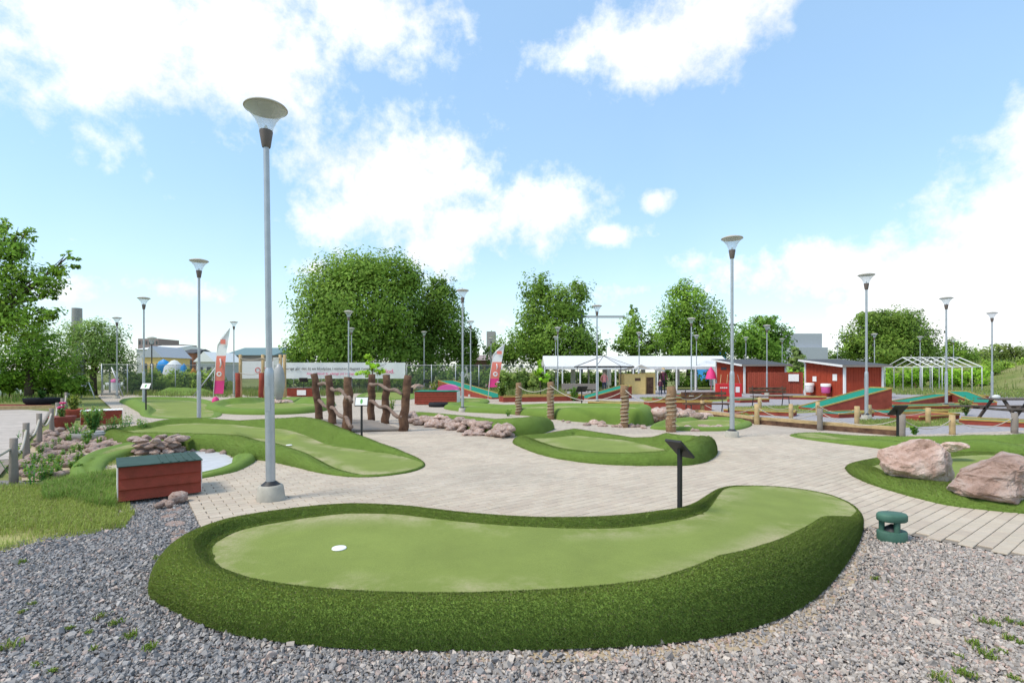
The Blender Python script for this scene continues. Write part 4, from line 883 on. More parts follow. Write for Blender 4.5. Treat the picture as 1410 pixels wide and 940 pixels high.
lane(690, 549, 614, 541, 1.2, 'teal ramp with red sides behind the pink arch', .08, .9)
lane(1208, 571, 1288, 569, .9, 'flat teal lane beside the black hole sign'); lane(1322, 581, 1420, 586, .9, 'flat teal lane in front of the picnic table')
lane(1240, 556, 1300, 552, .8, 'red zigzag lane left of the low teal ramp', .1, .35); lane(1356, 557, 1318, 552, .9, 'low teal ramp behind the picnic table', .1, .5)
lane(1060, 548, 1135, 549, .9, 'flat teal lane near the red plank fence'); lane(815, 556, 895, 559, .9, 'flat teal lane behind the tall turf wall'); lane(690, 553, 800, 551, .8, 'red bordered lane behind the first roped poles', .25, .25, felt='brick_red')
lane(890, 563, 975, 563, .8, 'red bordered lane behind the rock pile', .3, .3, felt='brick_red'); lane(1245, 577, 1300, 574, .9, 'short red bordered lane at a lamp foot', .1, .1, felt='brick_red')

for a in [(1000, 567, 1095, 571, .9, 'flat lane with pale rails behind the timber edging'), (905, 551, 990, 549, .9, 'flat teal lane in front of the dark bench'), (1140, 573, 1188, 571, .8, 'short teal lane left of the big lamp foot'), (1010, 553, 1050, 552, .9, 'short teal lane beside the red cabinet'), (1220, 563, 1330, 560, .9, 'long teal lane behind the black hole sign'), (930, 545, 985, 544, .9, 'distant teal lane near the stall'), (720, 546, 800, 546, .8, 'distant red lane beside the marquee sapling'), (1290, 548, 1350, 547, .9, 'distant teal lane near the frame tent')]:
    lane(*a)
# ------------------------------------------------------------------ seats and table
def bench(px, py, w, label, rz=0.0):
    x, y = P(px, py); root = empty('bench', (x, y, -.03), label, 'bench', 'dark park benches', rz)
    for i in range(3): B().box(-w / 2, w / 2, -.2 + i * .14, -.09 + i * .14, .43, .47).obj('seat_slat', 'dark_wood', root)
    for i in range(2): B().box(-w / 2, w / 2, .24 + i * .03, .27 + i * .03, .6 + i * .15, .71 + i * .15).obj('back_slat', 'dark_wood', root)
    for s in (-1, 1): B().tube([(s * w * .4, -.22, 0), (s * w * .4, -.18, .42), (s * w * .4, .22, .42), (s * w * .4, .3, .92)], .02, 6).tube([(s * w * .4, .22, .42), (s * w * .4, .3, 0)], .02, 6).obj('leg_frame', 'black_metal', root)
bench(974, 572, 1.7, 'dark slatted bench beside the rock pile', .1); bench(1062, 558, 1.9, 'dark slatted bench in front of the red plank fence', .15)
x, y = P(1400, 579); root = empty('picnic_table', (x, y, -.03), 'dark wooden picnic table with attached benches on the gravel', 'picnic table')
for i in range(5): B().box(-.95, .95, -.36 + i * .145, -.23 + i * .145, .70, .74).obj('top_plank', 'weathered_dark', root) if 'weathered_dark' in MATS else (mat('weathered_dark', (.12, .095, .08), False, .9, .2, var=.25), B().box(-.95, .95, -.36 + i * .145, -.23 + i * .145, .70, .74).obj('top_plank', 'weathered_dark', root))
for s in (-1, 1):
    for k in range(2): B().box(-1.45, .95, s * .72 - .14 + k * .145, s * .72 - .01 + k * .145, .43, .47).obj('bench_plank', 'weathered_dark', root)
for xx in (-.6, .6):
    for s in (-1, 1): B().beam((xx, s * .72, 0), (xx, s * .2, .7), .09, .05).obj('leg', 'weathered_dark', root)
    B().box(xx - .045, xx + .045, -.85, .85, .36, .43).obj('cross_beam', 'weathered_dark', root)
x2, y2 = P(1365, 551, .74)
o = B().lathe([(.06, 0), (.09, .04), (.07, .09), (.03, .12), (.0, .11)], 9, sx=1.5).obj('bag', 'white_cloth'); o.location = (x - .75, y - .1, .71); tag(o, 'white bag lying on the picnic table', 'bag')
# garden speaker
x, y = P(1237, 744); root = empty('garden_speaker', (x, y + .08, -.03), 'green mushroom shaped garden loudspeaker at the gravel edge', 'loudspeaker')
B().lathe([(.125, 0), (.13, .02), (.13, .09), (.122, .10)], 28, sy=.75).obj('base', 'speaker_green', root); B().lathe([(.122, .19), (.132, .2), (.132, .245), (.12, .26), (.05, .264)], 28, sy=.75).obj('top', 'speaker_green', root)
for k in range(3): a = k * 2.09 + .5; B().lathe([(.024, .095), (.024, .195)], 10, (math.cos(a) * .085, math.sin(a) * .065, 0)).obj('pillar', 'speaker_green', root)
B().lathe([(.07, .1), (.055, .13), (.012, .16)], 16).obj('cone', 'black_metal', root)
# ------------------------------------------------------------------ trees
def crown(name, lobes, n, leaf, c1, c2, parent, origin):
    vol = np.array([l[3] * l[4] * l[5] for l in lobes]) ** .72; cnt = RNG.multinomial(n, vol / vol.sum()); V = []; T = []; NN = []
    for (cx, cy, cz, rx, ry, rz), k in zip(lobes, cnt):
        # small sprays of leaves, most of them towards the outside of the lobe
        ns = max(8, k // 30); d = RNG.normal(0, 1, (ns, 3)); d /= np.linalg.norm(d, axis=1)[:, None]; r = RNG.uniform(.12, 1.05, ns) ** .6
        sc = d * r[:, None]; ci = RNG.integers(0, ns, k); spread = RNG.uniform(.10, .26, ns)
        p = sc[ci] + np.clip(RNG.normal(0, 1, (k, 3)), -1.5, 1.5) * spread[ci][:, None]
        bright = RNG.uniform(.7, 1.2, ns)[ci]
        p = p * np.array([rx, ry, rz]) + np.array([cx, cy, cz])
        nrm = RNG.normal(0, .5, (k, 3)) + d[ci] * 1.0 + np.array([0, -.25, .5]); nrm /= np.linalg.norm(nrm, axis=1)[:, None]
        u = np.cross(nrm, RNG.normal(0, 1, (k, 3))); u /= np.linalg.norm(u, axis=1)[:, None]; w = np.cross(nrm, u)
        sm = nrm * .45 + d[ci] * .5 + (p - np.array([cx, cy, cz])) / np.array([rx, ry, rz]) * .35 + np.array([0, -.1, .2]); NN.append(sm / np.linalg.norm(sm, axis=1)[:, None])
        s = leaf * 1.15 * RNG.uniform(.6, 1.3, k)[:, None]
        V.append(np.stack([p - u * s, p + w * s * .55, p + u * s, p - w * s * .55], 1)); q = RNG.random((k, 1)); T.append((np.array(c1) * (1 - q) + np.array(c2) * q) * bright[:, None] * np.array([2.25, 2.3, 1.6]))
    V = np.concatenate(V).reshape(-1, 3) - np.array(origin); T = np.repeat(np.concatenate(T), 4, 0)
    return me_obj(name, np_mesh(name, V, np.arange(len(V)).reshape(-1, 4), 'leaf', T, nrm=np.repeat(np.concatenate(NN), 4, 0)), parent)
def tree(label, z, blobs, n, leaf=.13, c1=(.065, .12, .02), c2=(.14, .21, .045), trunk=(None, .3), name='tree', cat='tree', depth=1.0, group='trees around the golf park', zb=-.06):
    """blobs in photo pixels (px, py, rx, ry) at depth z"""
    k = z / F; lobes = []
    for i, (px, py, rx, ry) in enumerate(blobs):
        dy = random.uniform(-.5, .5) * rx * k * .7 * depth if i else 0; lobes.append((PZ(px, z), z + dy, HZ(py + 3, z), rx * k * .93, rx * k * .85 * depth, ry * k * .9))
    tx = PZ(trunk[0], z) if trunk[0] else lobes[0][0]; root = empty(name, (tx, z, zb), label, cat, group); o_ = np.array([tx, z, zb])
    b = B(); r = trunk[1]; top = lobes[0]; fork = Vector((tx + (top[0] - tx) * .3, z, max(.8, (top[2] - top[5]) * .8 + .4)))
    b.tube([Vector((tx, z, zb - .1)) - Vector(o_), Vector((tx, z, fork.z * .5)) - Vector(o_), fork - Vector(o_)], [r * 1.25, r, r * .85], 9); b.obj('trunk', 'bark', root)
    for l in lobes:
        e = Vector((l[0], l[1], l[2] + l[5] * .3)); m = fork.lerp(e, .5) + Vector((random.uniform(-.4, .4), random.uniform(-.4, .4), .3))
        B().tube([fork - Vector(o_), m - Vector(o_), e - Vector(o_)], [r * .55, r * .3, r * .07], 6).obj('limb', 'bark', root)
        for _ in range(3):
            q = m.lerp(e, random.random()); t = Vector((l[0] + random.uniform(-.9, .9) * l[3], l[1] + random.uniform(-.9, .9) * l[4], l[2] + random.uniform(-.6, .9) * l[5])); B().tube([q - Vector(o_), t - Vector(o_)], [r * .14, r * .03], 5).obj('limb', 'bark', root)
    crown('crown', lobes, n, leaf, c1, c2, root, o_); return root
tree('large dense round tree behind the long banner', 46, [(490, 425, 80, 72), (440, 455, 48, 50), (480, 370, 50, 34), (520, 375, 55, 36), (450, 400, 42, 44), (548, 430, 42, 60), (480, 475, 70, 40), (545, 480, 45, 38), (410, 480, 22, 30), (560, 380, 28, 32)], 56000, .125, trunk=(500, .45))
tree('darker tree with visible limbs right of the large dense tree', 50, [(598, 420, 38, 46), (620, 450, 30, 52), (590, 480, 40, 34), (635, 480, 24, 34), (608, 395, 24, 22), (575, 450, 24, 50), (650, 470, 16, 26)], 20000, .125, (.05, .095, .018), (.11, .17, .035), trunk=(592, .32))
tree('tall uneven tree behind the left end of the marquee', 52, [(745, 440, 36, 54), (740, 395, 26, 26), (780, 420, 38, 34), (770, 470, 52, 36), (720, 475, 38, 32), (690, 485, 24, 24), (800, 470, 24, 30), (795, 400, 18, 18), (820, 480, 16, 20)], 25000, .13, (.055, .105, .02), (.125, .19, .04), trunk=(752, .35))
tree('broad crowned tree with airy branches beside the shed', 56, [(950, 425, 42, 38), (925, 450, 30, 36), (975, 455, 32, 40), (945, 475, 44, 24), (940, 398, 22, 16), (985, 480, 20, 22)], 19000, .13, (.065, .125, .02), (.15, .23, .045), trunk=(950, .35))
tree('small tree left of the broad crowned tree', 54, [(872, 450, 20, 26), (862, 470, 22, 20), (885, 480, 24, 16), (905, 468, 18, 20), (872, 428, 8, 12)], 5000, .13, trunk=(872, .2))
tree('bushy green tree behind the first red shed', 58, [(1045, 465, 34, 28), (1025, 470, 26, 30), (1072, 460, 22, 18), (1060, 485, 30, 18), (1050, 442, 20, 12)], 13000, .13, (.055, .115, .02), (.12, .20, .04), trunk=(1045, .28))
tree('wide spreading tree behind the white frame tent', 62, [(1225, 450, 42, 30), (1190, 465, 28, 26), (1262, 460, 30, 30), (1225, 480, 52, 24), (1205, 435, 26, 16), (1245, 438, 30, 18), (1175, 478, 14, 16), (1285, 480, 14, 20)], 24000, .14, (.06, .105, .022), (.13, .185, .045), trunk=(1222, .4))
tree('leaning leafy tree at the boarded path edge', 24, [(-20, 400, 70, 70), (10, 345, 40, 40), (50, 385, 44, 26), (80, 365, 22, 14), (20, 440, 50, 34), (-40, 330, 60, 50), (60, 430, 30, 14), (0, 310, 20, 18), (95, 350, 12, 8), (60, 405, 22, 10), (30, 320, 16, 12)], 15000, .075, (.07, .13, .02), (.16, .25, .045), trunk=(-45, .25), depth=.8)
tree('round bushy willow behind the metal gate', 36, [(130, 480, 40, 40), (105, 462, 34, 26), (150, 470, 32, 34), (165, 495, 26, 26), (95, 495, 34, 26), (135, 450, 24, 16)], 13000, .07, (.07, .12, .035), (.15, .21, .075), trunk=(128, .22))
tree('dense dark bush under the leaning tree', 30, [(40, 475, 48, 38), (10, 490, 44, 34), (70, 490, 36, 30), (45, 455, 34, 20), (20, 510, 50, 20)], 11000, .065, (.045, .10, .015), (.11, .19, .03), trunk=(40, .2))
tree('far conifer-like tree right of the frame tent', 80, [(1318, 488, 22, 22), (1310, 475, 10, 14), (1335, 495, 18, 14)], 4000, .17, trunk=(1318, .25)); tree('far greyish tree above the grassy slope', 95, [(1350, 490, 26, 20), (1395, 490, 34, 20), (1385, 480, 20, 12), (1420, 488, 26, 18)], 6000, .2, (.075, .11, .035), (.14, .17, .06), trunk=(1360, .3))
tree('far dark tree row behind the grey hall', 110, [(1150, 492, 22, 14), (1175, 492, 20, 14), (1130, 495, 16, 12)], 3500, .24, (.04, .08, .02), (.08, .12, .03), trunk=(1160, .3))
tree('pale shrubby tree between the sheds', 50, [(1097, 493, 12, 10), (1095, 482, 8, 8), (1100, 503, 14, 8)], 2200, .11, (.09, .13, .05), (.16, .2, .09), trunk=(1097, .08), cat='shrub')
tree('young bright green sapling behind the bridge', 24, [(513, 500, 12, 9), (508, 488, 7, 8), (500, 512, 10, 6), (524, 508, 9, 6)], 900, .06, (.16, .28, .02), (.26, .4, .05), trunk=(513, .03), name='sapling'); tree('young bright sapling beside the marquee', 33, [(744, 508, 8, 9), (742, 498, 5, 6), (748, 518, 9, 7)], 700, .07, (.14, .27, .02), (.24, .38, .05), trunk=(744, .03), name='sapling')
def hedge(label, px0, px1, ytop, ybot, z, n, c1, c2, leaf=.1, name='hedge', cat='hedge'):
    k = z / F; w = (px1 - px0); lob = []
    for i in range(max(3, int(w / 14))): t = (i + .5) / max(3, int(w / 14)); lob.append((PZ(px0 + w * t, z), z + random.uniform(-.6, .6), HZ((ytop + ybot) / 2 + random.uniform(-2, 2), z), 11 * k, 1.0, (ybot - ytop) / 2 * k))
    root = empty(name, (PZ((px0 + px1) / 2, z), z, -.06), label, cat); o_ = np.array(root.location)
    crown('foliage', lob, n, leaf, c1, c2, root, o_)
    for l in lob: B().tube([(l[0] - o_[0], l[1] - o_[1], 0), (l[0] - o_[0], l[1] - o_[1], l[2] + .1)], [.04, .02], 5).obj('stem', 'bark', root)
hedge('bright green clipped hedge behind the white frame tent', 1205, 1350, 506, 534, 49, 9000, (.10, .20, .02), (.22, .34, .05)); hedge('bright hedge between the two red sheds', 1080, 1118, 505, 535, 46, 2600, (.10, .20, .025), (.2, .32, .05))
hedge('wild shrubs growing along the wire fence behind the flag', 690, 760, 508, 540, 40, 5000, (.07, .12, .03), (.16, .2, .07)); hedge('dark shrubs along the wire fence below the big tree', 555, 690, 505, 540, 42, 8000, (.05, .095, .02), (.12, .17, .04)); hedge('wild green shrubs along the wire fence on the left', 170, 300, 508, 542, 38, 8000, (.10, .16, .03), (.22, .28, .07)); hedge('low shrubs behind the long banner', 380, 560, 512, 540, 41, 7000, (.06, .11, .02), (.14, .2, .045)); hedge('shrubs behind the marquee', 750, 1000, 506, 538, 56, 9000, (.06, .11, .02), (.13, .2, .04), .13)
hedge('dark undergrowth along the far left park edge', 0, 110, 512, 540, 31, 5000, (.06, .12, .02), (.15, .24, .04))
# grassy embankment at the right
def embankment():
    n, m = 40, 24; V = []; 
    for j in range(m):
        for i in range(n):
            x = 38 + i * 1.6; y = 42 + j * 2.4; t = min(1, max(0, (x - 40 - .15 * (y - 42)) / 12)); V.append((x, y, -.1 + 2.7 * (t * t * (3 - 2 * t)) + .25 * noise.noise((x * .3, y * .3, 0)) * t))
    Fc = [(j * n + i, j * n + i + 1, (j + 1) * n + i + 1, (j + 1) * n + i) for j in range(m - 1) for i in range(n - 1)]
    o = me_obj('embankment', np_mesh('embankment', V, Fc, 'field', smooth=True)); o['kind'] = 'structure'
    A = np.array(V); k = RNG.integers(0, len(A), 9000); p = A[k] + np.column_stack([RNG.uniform(-.8, .8, 9000), RNG.uniform(-1.2, 1.2, 9000), np.zeros(9000)])
    b = blades('grass', p, .55, .03, (.14, .21, .05), (.27, .32, .1)); tag(b, 'rough grass covering the embankment', 'grass', kind='stuff')
embankment()
# wild strips and flower beds
def strip(label, poly, n, h, c1, c2, w=.012, bloom=None, name='wild_grass'):
    o = blades(name, scatter(poly, n, .8), h, w, c1, c2, bend=.8); tag(o, label, 'wild grass', kind='stuff')
strip('tall wild grasses along the garden path', [P(165, 545), P(300, 547), P(470, 545), P(470, 537), P(300, 536), P(165, 536)], 14000, .45, (.13, .2, .04), (.27, .33, .09))
strip('wild meadow below the left wire fence', [P(130, 537), P(330, 537), P(330, 529), P(130, 529)], 14000, .6, (.14, .21, .04), (.30, .35, .1), .02); strip('meadow grasses behind the bridge', [P(430, 541), P(780, 545), P(780, 533), P(430, 531)], 16000, .5, (.13, .2, .04), (.27, .33, .1), .018)
strip('rough grass by the metal gate', [P(-60, 560), P(130, 545), P(130, 530), P(-60, 532)], 12000, .35, (.11, .2, .03), (.23, .33, .07), .012); strip('rough grass behind the sheds and frame tent', [P(1180, 541), P(1420, 548), P(1420, 531), P(1180, 531)], 12000, .3, (.16, .24, .05), (.3, .36, .1), .02)

def plant(px, py, h, n, label, name='leafy_weed', leaf=.04, c1=(.12, .24, .03), c2=(.26, .38, .06), stems=5, group='weeds of the rock bed', cat='plant', flower=None, zb=0.0):
    x, y = P(px, py, zb); root = empty(name, (x, y, zb), label, cat, group); b = B(); V = []; T = []; NN = []
    for s in range(stems):
        a = random.uniform(0, 6.28); r = random.uniform(.1, .45) * h; e = Vector((math.cos(a) * r, math.sin(a) * r, h * random.uniform(.7, 1.05))); st = Vector((math.cos(a) * .02, math.sin(a) * .02, -.02)); b.tube([st, st.lerp(e, .55) + Vector((0, 0, .05 * h)), e], [.006, .005, .002], 5)
        m = n // stems; t = RNG.uniform(.2, 1.0, m); p = np.array(st)[None] + (np.array(e) - np.array(st))[None] * t[:, None] + RNG.normal(0, .03 * h + .008, (m, 3)); nr = RNG.normal(0, .6, (m, 3)) + [0, 0, 1]; nr /= np.linalg.norm(nr, axis=1)[:, None]
        u = np.cross(nr, RNG.normal(0, 1, (m, 3))); u /= np.linalg.norm(u, axis=1)[:, None]; w = np.cross(nr, u); sz = leaf * RNG.uniform(.6, 1.3, m)[:, None]; NN.append(nr); V.append(np.stack([p - u * sz, p + w * sz * .5, p + u * sz, p - w * sz * .5], 1)); q = RNG.random((m, 1)); T.append(np.array(c1) * (1 - q) + np.array(c2) * q)
    b.obj('stem', 'leaf_green', root); V = np.concatenate(V).reshape(-1, 3); o = me_obj('leaves', np_mesh('leaves', V, np.arange(len(V)).reshape(-1, 4), 'leaf', np.repeat(np.concatenate(T), 4, 0), nrm=np.repeat(np.concatenate(NN), 4, 0)), root); o['kind'] = 'stuff'
    if flower:
        for k in range(5): B().lathe([(.0, 0), (.04, .02), (.05, .05), (.0, .06)], 7, (random.uniform(-.2, .2) * h, random.uniform(-.2, .2) * h, h * random.uniform(.7, 1.1))).obj('flower', flower, root)
    return root
for i, (px, py, h) in enumerate([(45, 668, .30), (60, 650, .22), (75, 640, .2), (90, 632, .18), (110, 622, .18), (70, 622, .2), (55, 628, .22), (48, 640, .25), (100, 645, .14), (38, 655, .25), (66, 660, .2), (80, 648, .22), (64, 640, .2), (100, 628, .2), (118, 615, .18), (150, 604, .2), (78, 615, .2), (108, 650, .15), (56, 662, .22), (165, 600, .25), (185, 602, .2), (135, 612, .16), (85, 655, .18), (125, 604, .16), (95, 610, .2), (110, 635, .16)]):
    plant(px, py, h, 130, 'leafy green weed growing between the cobbles', leaf=.022)
plant(14, 650, .62, 40, 'tall leafy sprout in front of the nearest rope fence post', leaf=.035, stems=3, group=None)
def planter(px, py, r, h, mtl, label, prof, ph, n, leaf, c1, c2, flower=None, stems=8):
    x, y = P(px, py); root = empty('planter', (x, y, 0), label, 'planter', 'planters along the path'); B().lathe([(a * r, b_ * h) for a, b_ in prof] + [(.0, h * .85)], 20).obj('pot', mtl, root)
    pl = plant(px, py - 1, ph, n, 'plants growing out of the ' + label, 'potted_plant', leaf, c1, c2, stems, None, 'plant', flower, 0); pl.location = (x, y, h * .85); 
tub = [(.8, 0), (.95, .3), (1, .9), (.95, 1), (.85, .95)]
planter(128, 604, .42, .16, 'stone_grey', 'round stone trough with tall ferny plants', tub, .62, 1800, .026, (.15, .26, .04), (.3, .42, .1), stems=44); planter(86, 591, .3, .36, 'terracotta', 'glazed red pot beside the weathered posts', [(.55, 0), (.8, .4), (1, .95), (.97, 1)], .35, 260, .03, (.13, .22, .04), (.26, .34, .08), 'magenta')
planter(102, 575, .4, .3, 'red_board', 'wide red pot with yellow-green bush', tub, .5, 700, .035, (.2, .27, .03), (.34, .38, .07), stems=16); planter(58, 556, .72, .3, 'tyre', 'black tyre planter with low green bush', tub, .4, 900, .04, (.05, .13, .02), (.12, .24, .04), stems=20)
plant(690, 552, 1.0, 700, 'flowering bush below the second feather flag', 'bush', .07, (.12, .22, .03), (.26, .36, .08), 14, None, 'bush', 'white_paint'); plant(790, 552, .8, 500, 'bright weed clump by the gravel course', 'bush', .06, (.12, .26, .03), (.24, .4, .06), 12, None, 'bush'); plant(1330, 571, .6, 500, 'wispy grass clump at a lamp foot', 'bush', .05, (.2, .27, .06), (.33, .38, .12), 16, None, 'bush'); plant(600, 545, .9, 500, 'yellow-green bush beside the teal-topped box', 'bush', .06, (.2, .27, .03), (.34, .38, .08), 12, None, 'bush'); plant(700, 573, .3, 120, 'small weed at the foot of a roped pole', 'bush', .03, stems=5, group=None)
plant(540, 566, .55, 400, 'yellow ornamental grass beside the bridge deck', 'bush', .03, (.26, .3, .05), (.38, .38, .1), 16, None, 'bush'); plant(1260, 598, .22, 300, 'bright green plant by the timber edging', 'bush', .03, (.13, .3, .02), (.22, .42, .04), 8, None, 'bush')
# background rocks
for px, py, s, nm in [(600, 538, .7, 'large pink rock near the teal-topped box'), (640, 534, .6, 'pink rock behind the red ramp'), (660, 537, .75, 'grey pink rock beside the ramp'), (575, 540, .6, 'pink rock behind the bridge'), (830, 546, .35, 'rock at the marquee corner'), (520, 536, .5, 'rock behind the bridge posts')]:
    x, y = P(px, py); rock(x, y, s * .4, s * 1.3, s, s * .8, nm, 'background rocks', True)
# sculpture on stones
x, y = P(384, 557); root = empty('sculpture', (x, y, .05), 'grey upright egg shaped sculpture on a stone heap', 'sculpture'); B().lathe([(.02, .1), (.16, .25), (.27, .8), (.28, 1.2), (.2, 1.65), (.06, 1.88), (.0, 1.9)], 22, sy=.8).obj('body', 'sculpture', root)
for i in range(12): a = i * .55; o = me_obj('stone', random.choice(SMF), root); o.location = (math.cos(a) * .45, math.sin(a) * .35, .08); o.scale = (.24, .18, .14)

for px, py, h, lab in [(104, 606, .42, 'ferny weed left of the stone trough'), (150, 603, .5, 'tall ferny weed right of the stone trough'), (172, 600, .55, 'tall ferny weed by the white-topped red box'), (196, 600, .42, 'ferny weed at the corner of the winding green'), (120, 610, .3, 'low ferny weed in front of the stone trough')]:
    plant(px, py, h, 420, lab, 'fern_weed', .022, (.16, .27, .04), (.32, .43, .1), 14, None)
hedge('dense shrubs growing up the grassy embankment', 1345, 1430, 494, 522, 52, 6000, (.10, .17, .03), (.2, .28, .06), .1)
x, y = P(300, 623); o = B().lathe([(.26, 0), (.25, .1), (.18, .16), (0, .19)], 16, sy=.35).obj('tunnel_mouth_shade', 'ink_and_shade', G2); o.location = (x - G2.location.x, y + .17 - G2.location.y, 0)  # solid black dome, its colour stands in for the shade inside the tunnel
for px, py, s in [(285, 621, .06), (294, 622.5, .08), (312, 624, .07), (256, 620, .06), (270, 621, .05)]: xx, yy = P(px, py); rock(xx, yy - .1, .02, s * 1.3, s, s * .8, 'small rock at the tunnel mouth above the pond', 'rocks at the tunnel mouth')
# ------------------------------------------------------------------ sheds
def shed(x0, x1, y0, y1, hf, hb, label, windows=()):
    root = empty('shed', (x0, y0, -.05), label, 'shed'); w, d = x1 - x0, y1 - y0
    B().prism([(0, 0), (d, 0), (d, hb), (0, hf)], 0, w, 'x').obj('wall', 'red_wall', root)
    for i in range(int(w / .16)): B().box(.06 + i * .16, .09 + i * .16, -.02, -.002, .05, hf - .02).obj('batten', 'red_wall', root)
    for i in range(int(d / .16)):
        yy = .06 + i * .16; B().box(-.02, -.002, yy, yy + .03, .05, hf + (hb - hf) * yy / d - .02).obj('batten', 'red_wall', root)
    for xx, yy, hh in ((0, 0, hf), (w, 0, hf), (0, d, hb)): B().box(xx - .06, xx + .06, yy - .06, yy + .06, 0, hh).obj('corner_board', 'white_paint', root)
    r = B(); r.prism([(-.35, hf - .02), (d + .3, hb + .02), (d + .3, hb + .09), (-.35, hf + .05)], -.3, w + .35, 'x'); r.obj('roof', 'roof_felt', root)
    B().prism([(-.36, hf - .09), (d + .3, hb - .05), (d + .3, hb + .07), (-.36, hf + .04)], -.36, -.302, 'x').obj('fascia', 'white_paint', root); B().box(-.36, w + .35, -.42, -.37, hf - .08, hf + .04).obj('fascia', 'weathered_wood', root)
    return root
s2 = shed(20.3, 22.6, 31.7, 35.9, 1.98, 2.4, 'small red wooden shed carrying two wall bins'); s1 = shed(17.1, 20.1, 38.2, 43.4, 2.1, 2.6, 'red wooden shed behind the plank fence with brooms')
def wallbin(px, y_top, y_bot, label, lower):
    X = 20.3; z = X * F / (px - CX); root = empty('wall_bin', (X - .36, z, HZ(y_bot, z)), label, 'bin', 'bins on the shed wall'); h = HZ(y_top, z) - HZ(y_bot, z)
    B().lathe([(.2, 0), (.25, .05), (.27, h * .7)], 14).obj('body', lower, root); B().lathe([(.29, h * .68), (.3, h * .95), (.26, h)], 14).obj('lid', 'white_paint', root); B().box(.1, .36, -.06, .06, h * .3, h * .5).obj('bracket', 'black_metal', root)
wallbin(1122, 527, 540, 'white wall bin on the small shed', 'white_paint'); wallbin(1145, 528, 541, 'pink and white wall bin on the small shed', 'pink')
for i, (a, b_, c_, d_) in enumerate([(1122, 518, 525, 7), (1150, 515, 524, 9)]):
    z = 20.3 * F / (a - CX); o = B().box(-.03, -.021, -.22, .22, 0, HZ(b_, z) - HZ(c_, z)).obj('notice', 'white_paint'); o.location = (20.3, z, HZ(c_, z)); tag(o, ['small white notice above the white wall bin', 'taller white notice above the pink wall bin'][i], 'notice')
fe = empty('plank_fence', (17.2, 37.9, -.05), 'red vertical plank fence between the two sheds', 'fence'); a = Vector((0, 0, 0)); b = Vector((3.0, -1.9, 0)); n = 27
for i in range(n):
    p = a.lerp(b, i / n); q = a.lerp(b, (i + .9) / n); B().prism([(p.x, p.y), (q.x, q.y), (q.x, q.y + .03), (p.x, p.y + .03)], .08, 1.58 + .02 * (i % 2)).obj('plank', 'red_board', fe)
for zz in (.4, 1.2): B().beam(a + Vector((0, .06, zz)), b + Vector((0, .06, zz)), .04, .1).obj('rail', 'red_board', fe)
o = B().box(-.32, .32, -.02, .0, .95, 1.45).obj('notice', 'white_paint'); o.location = (19.66, 36.25, -.05); o.rotation_euler = (0, 0, -.565); tag(o, 'white information sheet on the red plank fence', 'notice')
o = B().box(-.6, .6, -.3, .3, 0, .5).box(-.62, .62, -.32, .32, .5, .56).obj('planter_box', 'brick_red'); o.location = (PZ(1063, 36.5), 36.5, -.05); tag(o, 'low red planter box against the plank fence', 'planter')
root = empty('ball_cabinet', (PZ(1003, 33), 33, -.03), 'bright red cabinet with white lettering near the first shed', 'cabinet'); B().box(-.75, .75, -.25, .25, 0, .85).obj('body', 'red_sign', root, .02)
for i in range(4): B().box(-.62 + i * .12, -.54 + i * .12, -.262, -.252, .55, .63).obj('letter', 'white_paint', root)
B().box(.35, .6, -.262, -.252, .3, .65).obj('hand_symbol', 'white_paint', root)
for i, (px, mt) in enumerate([(990, 'pine_wood'), (999, 'pine_wood'), (1022, 'weathered_wood')]):
    z = 38.0; o = B().tube([(0, -.25, 0), (.25 * (1 if i < 2 else -1), .03, 1.4)], .018, 6).box(-.12, .12, -.3, -.2, -.02, .05).obj('broom', mt); o.location = (PZ(px, z) - .1, z - .05, -.03); tag(o, ['broom leaning at the dark sign of the first shed', 'broom leaning between the notices of the first shed', 'rake leaning at the white corner board of the first shed'][i], 'broom')
z = 17.1 * F / (997 - CX); o = B().box(-.03, -.022, -.55, .55, 0, .2).obj('sign', 'black_metal'); o.location = (17.1, z, 1.72); tag(o, 'dark lettered sign high on the first shed', 'sign')
# ------------------------------------------------------------------ marquees
def marquee(label, px0, px1, zf, zb, eave, ridge, n):
    root = empty('marquee', (PZ(px0, zf), zf, -.03), label, 'marquee', 'white marquees'); x0 = 0; x1 = PZ(px1, zf) - PZ(px0, zf); d = zb - zf
    B().prism([(0, eave), (d / 2, ridge), (d, eave), (d, eave - .03), (d / 2, ridge - .03), (0, eave - .03)], x0, x1, 'x').obj('roof', 'white_cloth', root); B().box(x0, x1, -.02, 0, eave - .25, eave).obj('valance', 'white_cloth', root)
    for s in (x0, x1): B().prism([(0, eave - .02), (d, eave - .02), (d / 2, ridge - .04)], s - .01, s + .01, 'x').obj('gable', 'white_cloth', root)
    for i in range(n + 1):
        for y in (0, d): B().box(x0 + (x1 - x0) * i / n - .05, x0 + (x1 - x0) * i / n + .05, y - .05, y + .05, 0, eave).obj('post', 'white_paint', root)
    for i in range(0, n + 1, 2): B().prism([(x0 + (x1 - x0) * i / n - .22, d - .06), (x0 + (x1 - x0) * i / n + .22, d - .06), (x0 + (x1 - x0) * i / n + .15, d), (x0 + (x1 - x0) * i / n - .15, d)], .3, eave).obj('curtain', 'white_cloth', root)
marquee('long white marquee behind the dark framed canopy', 750, 872, 43, 48, 2.05, 3.0, 5); marquee('long white marquee behind the yellow stall', 853, 1010, 45, 50, 2.05, 3.05, 6)
root = empty('canopy', (PZ(831, 38), 38, -.03), 'striped grey pavilion canopy with dark frame', 'canopy')
w = 2.2; b = B()
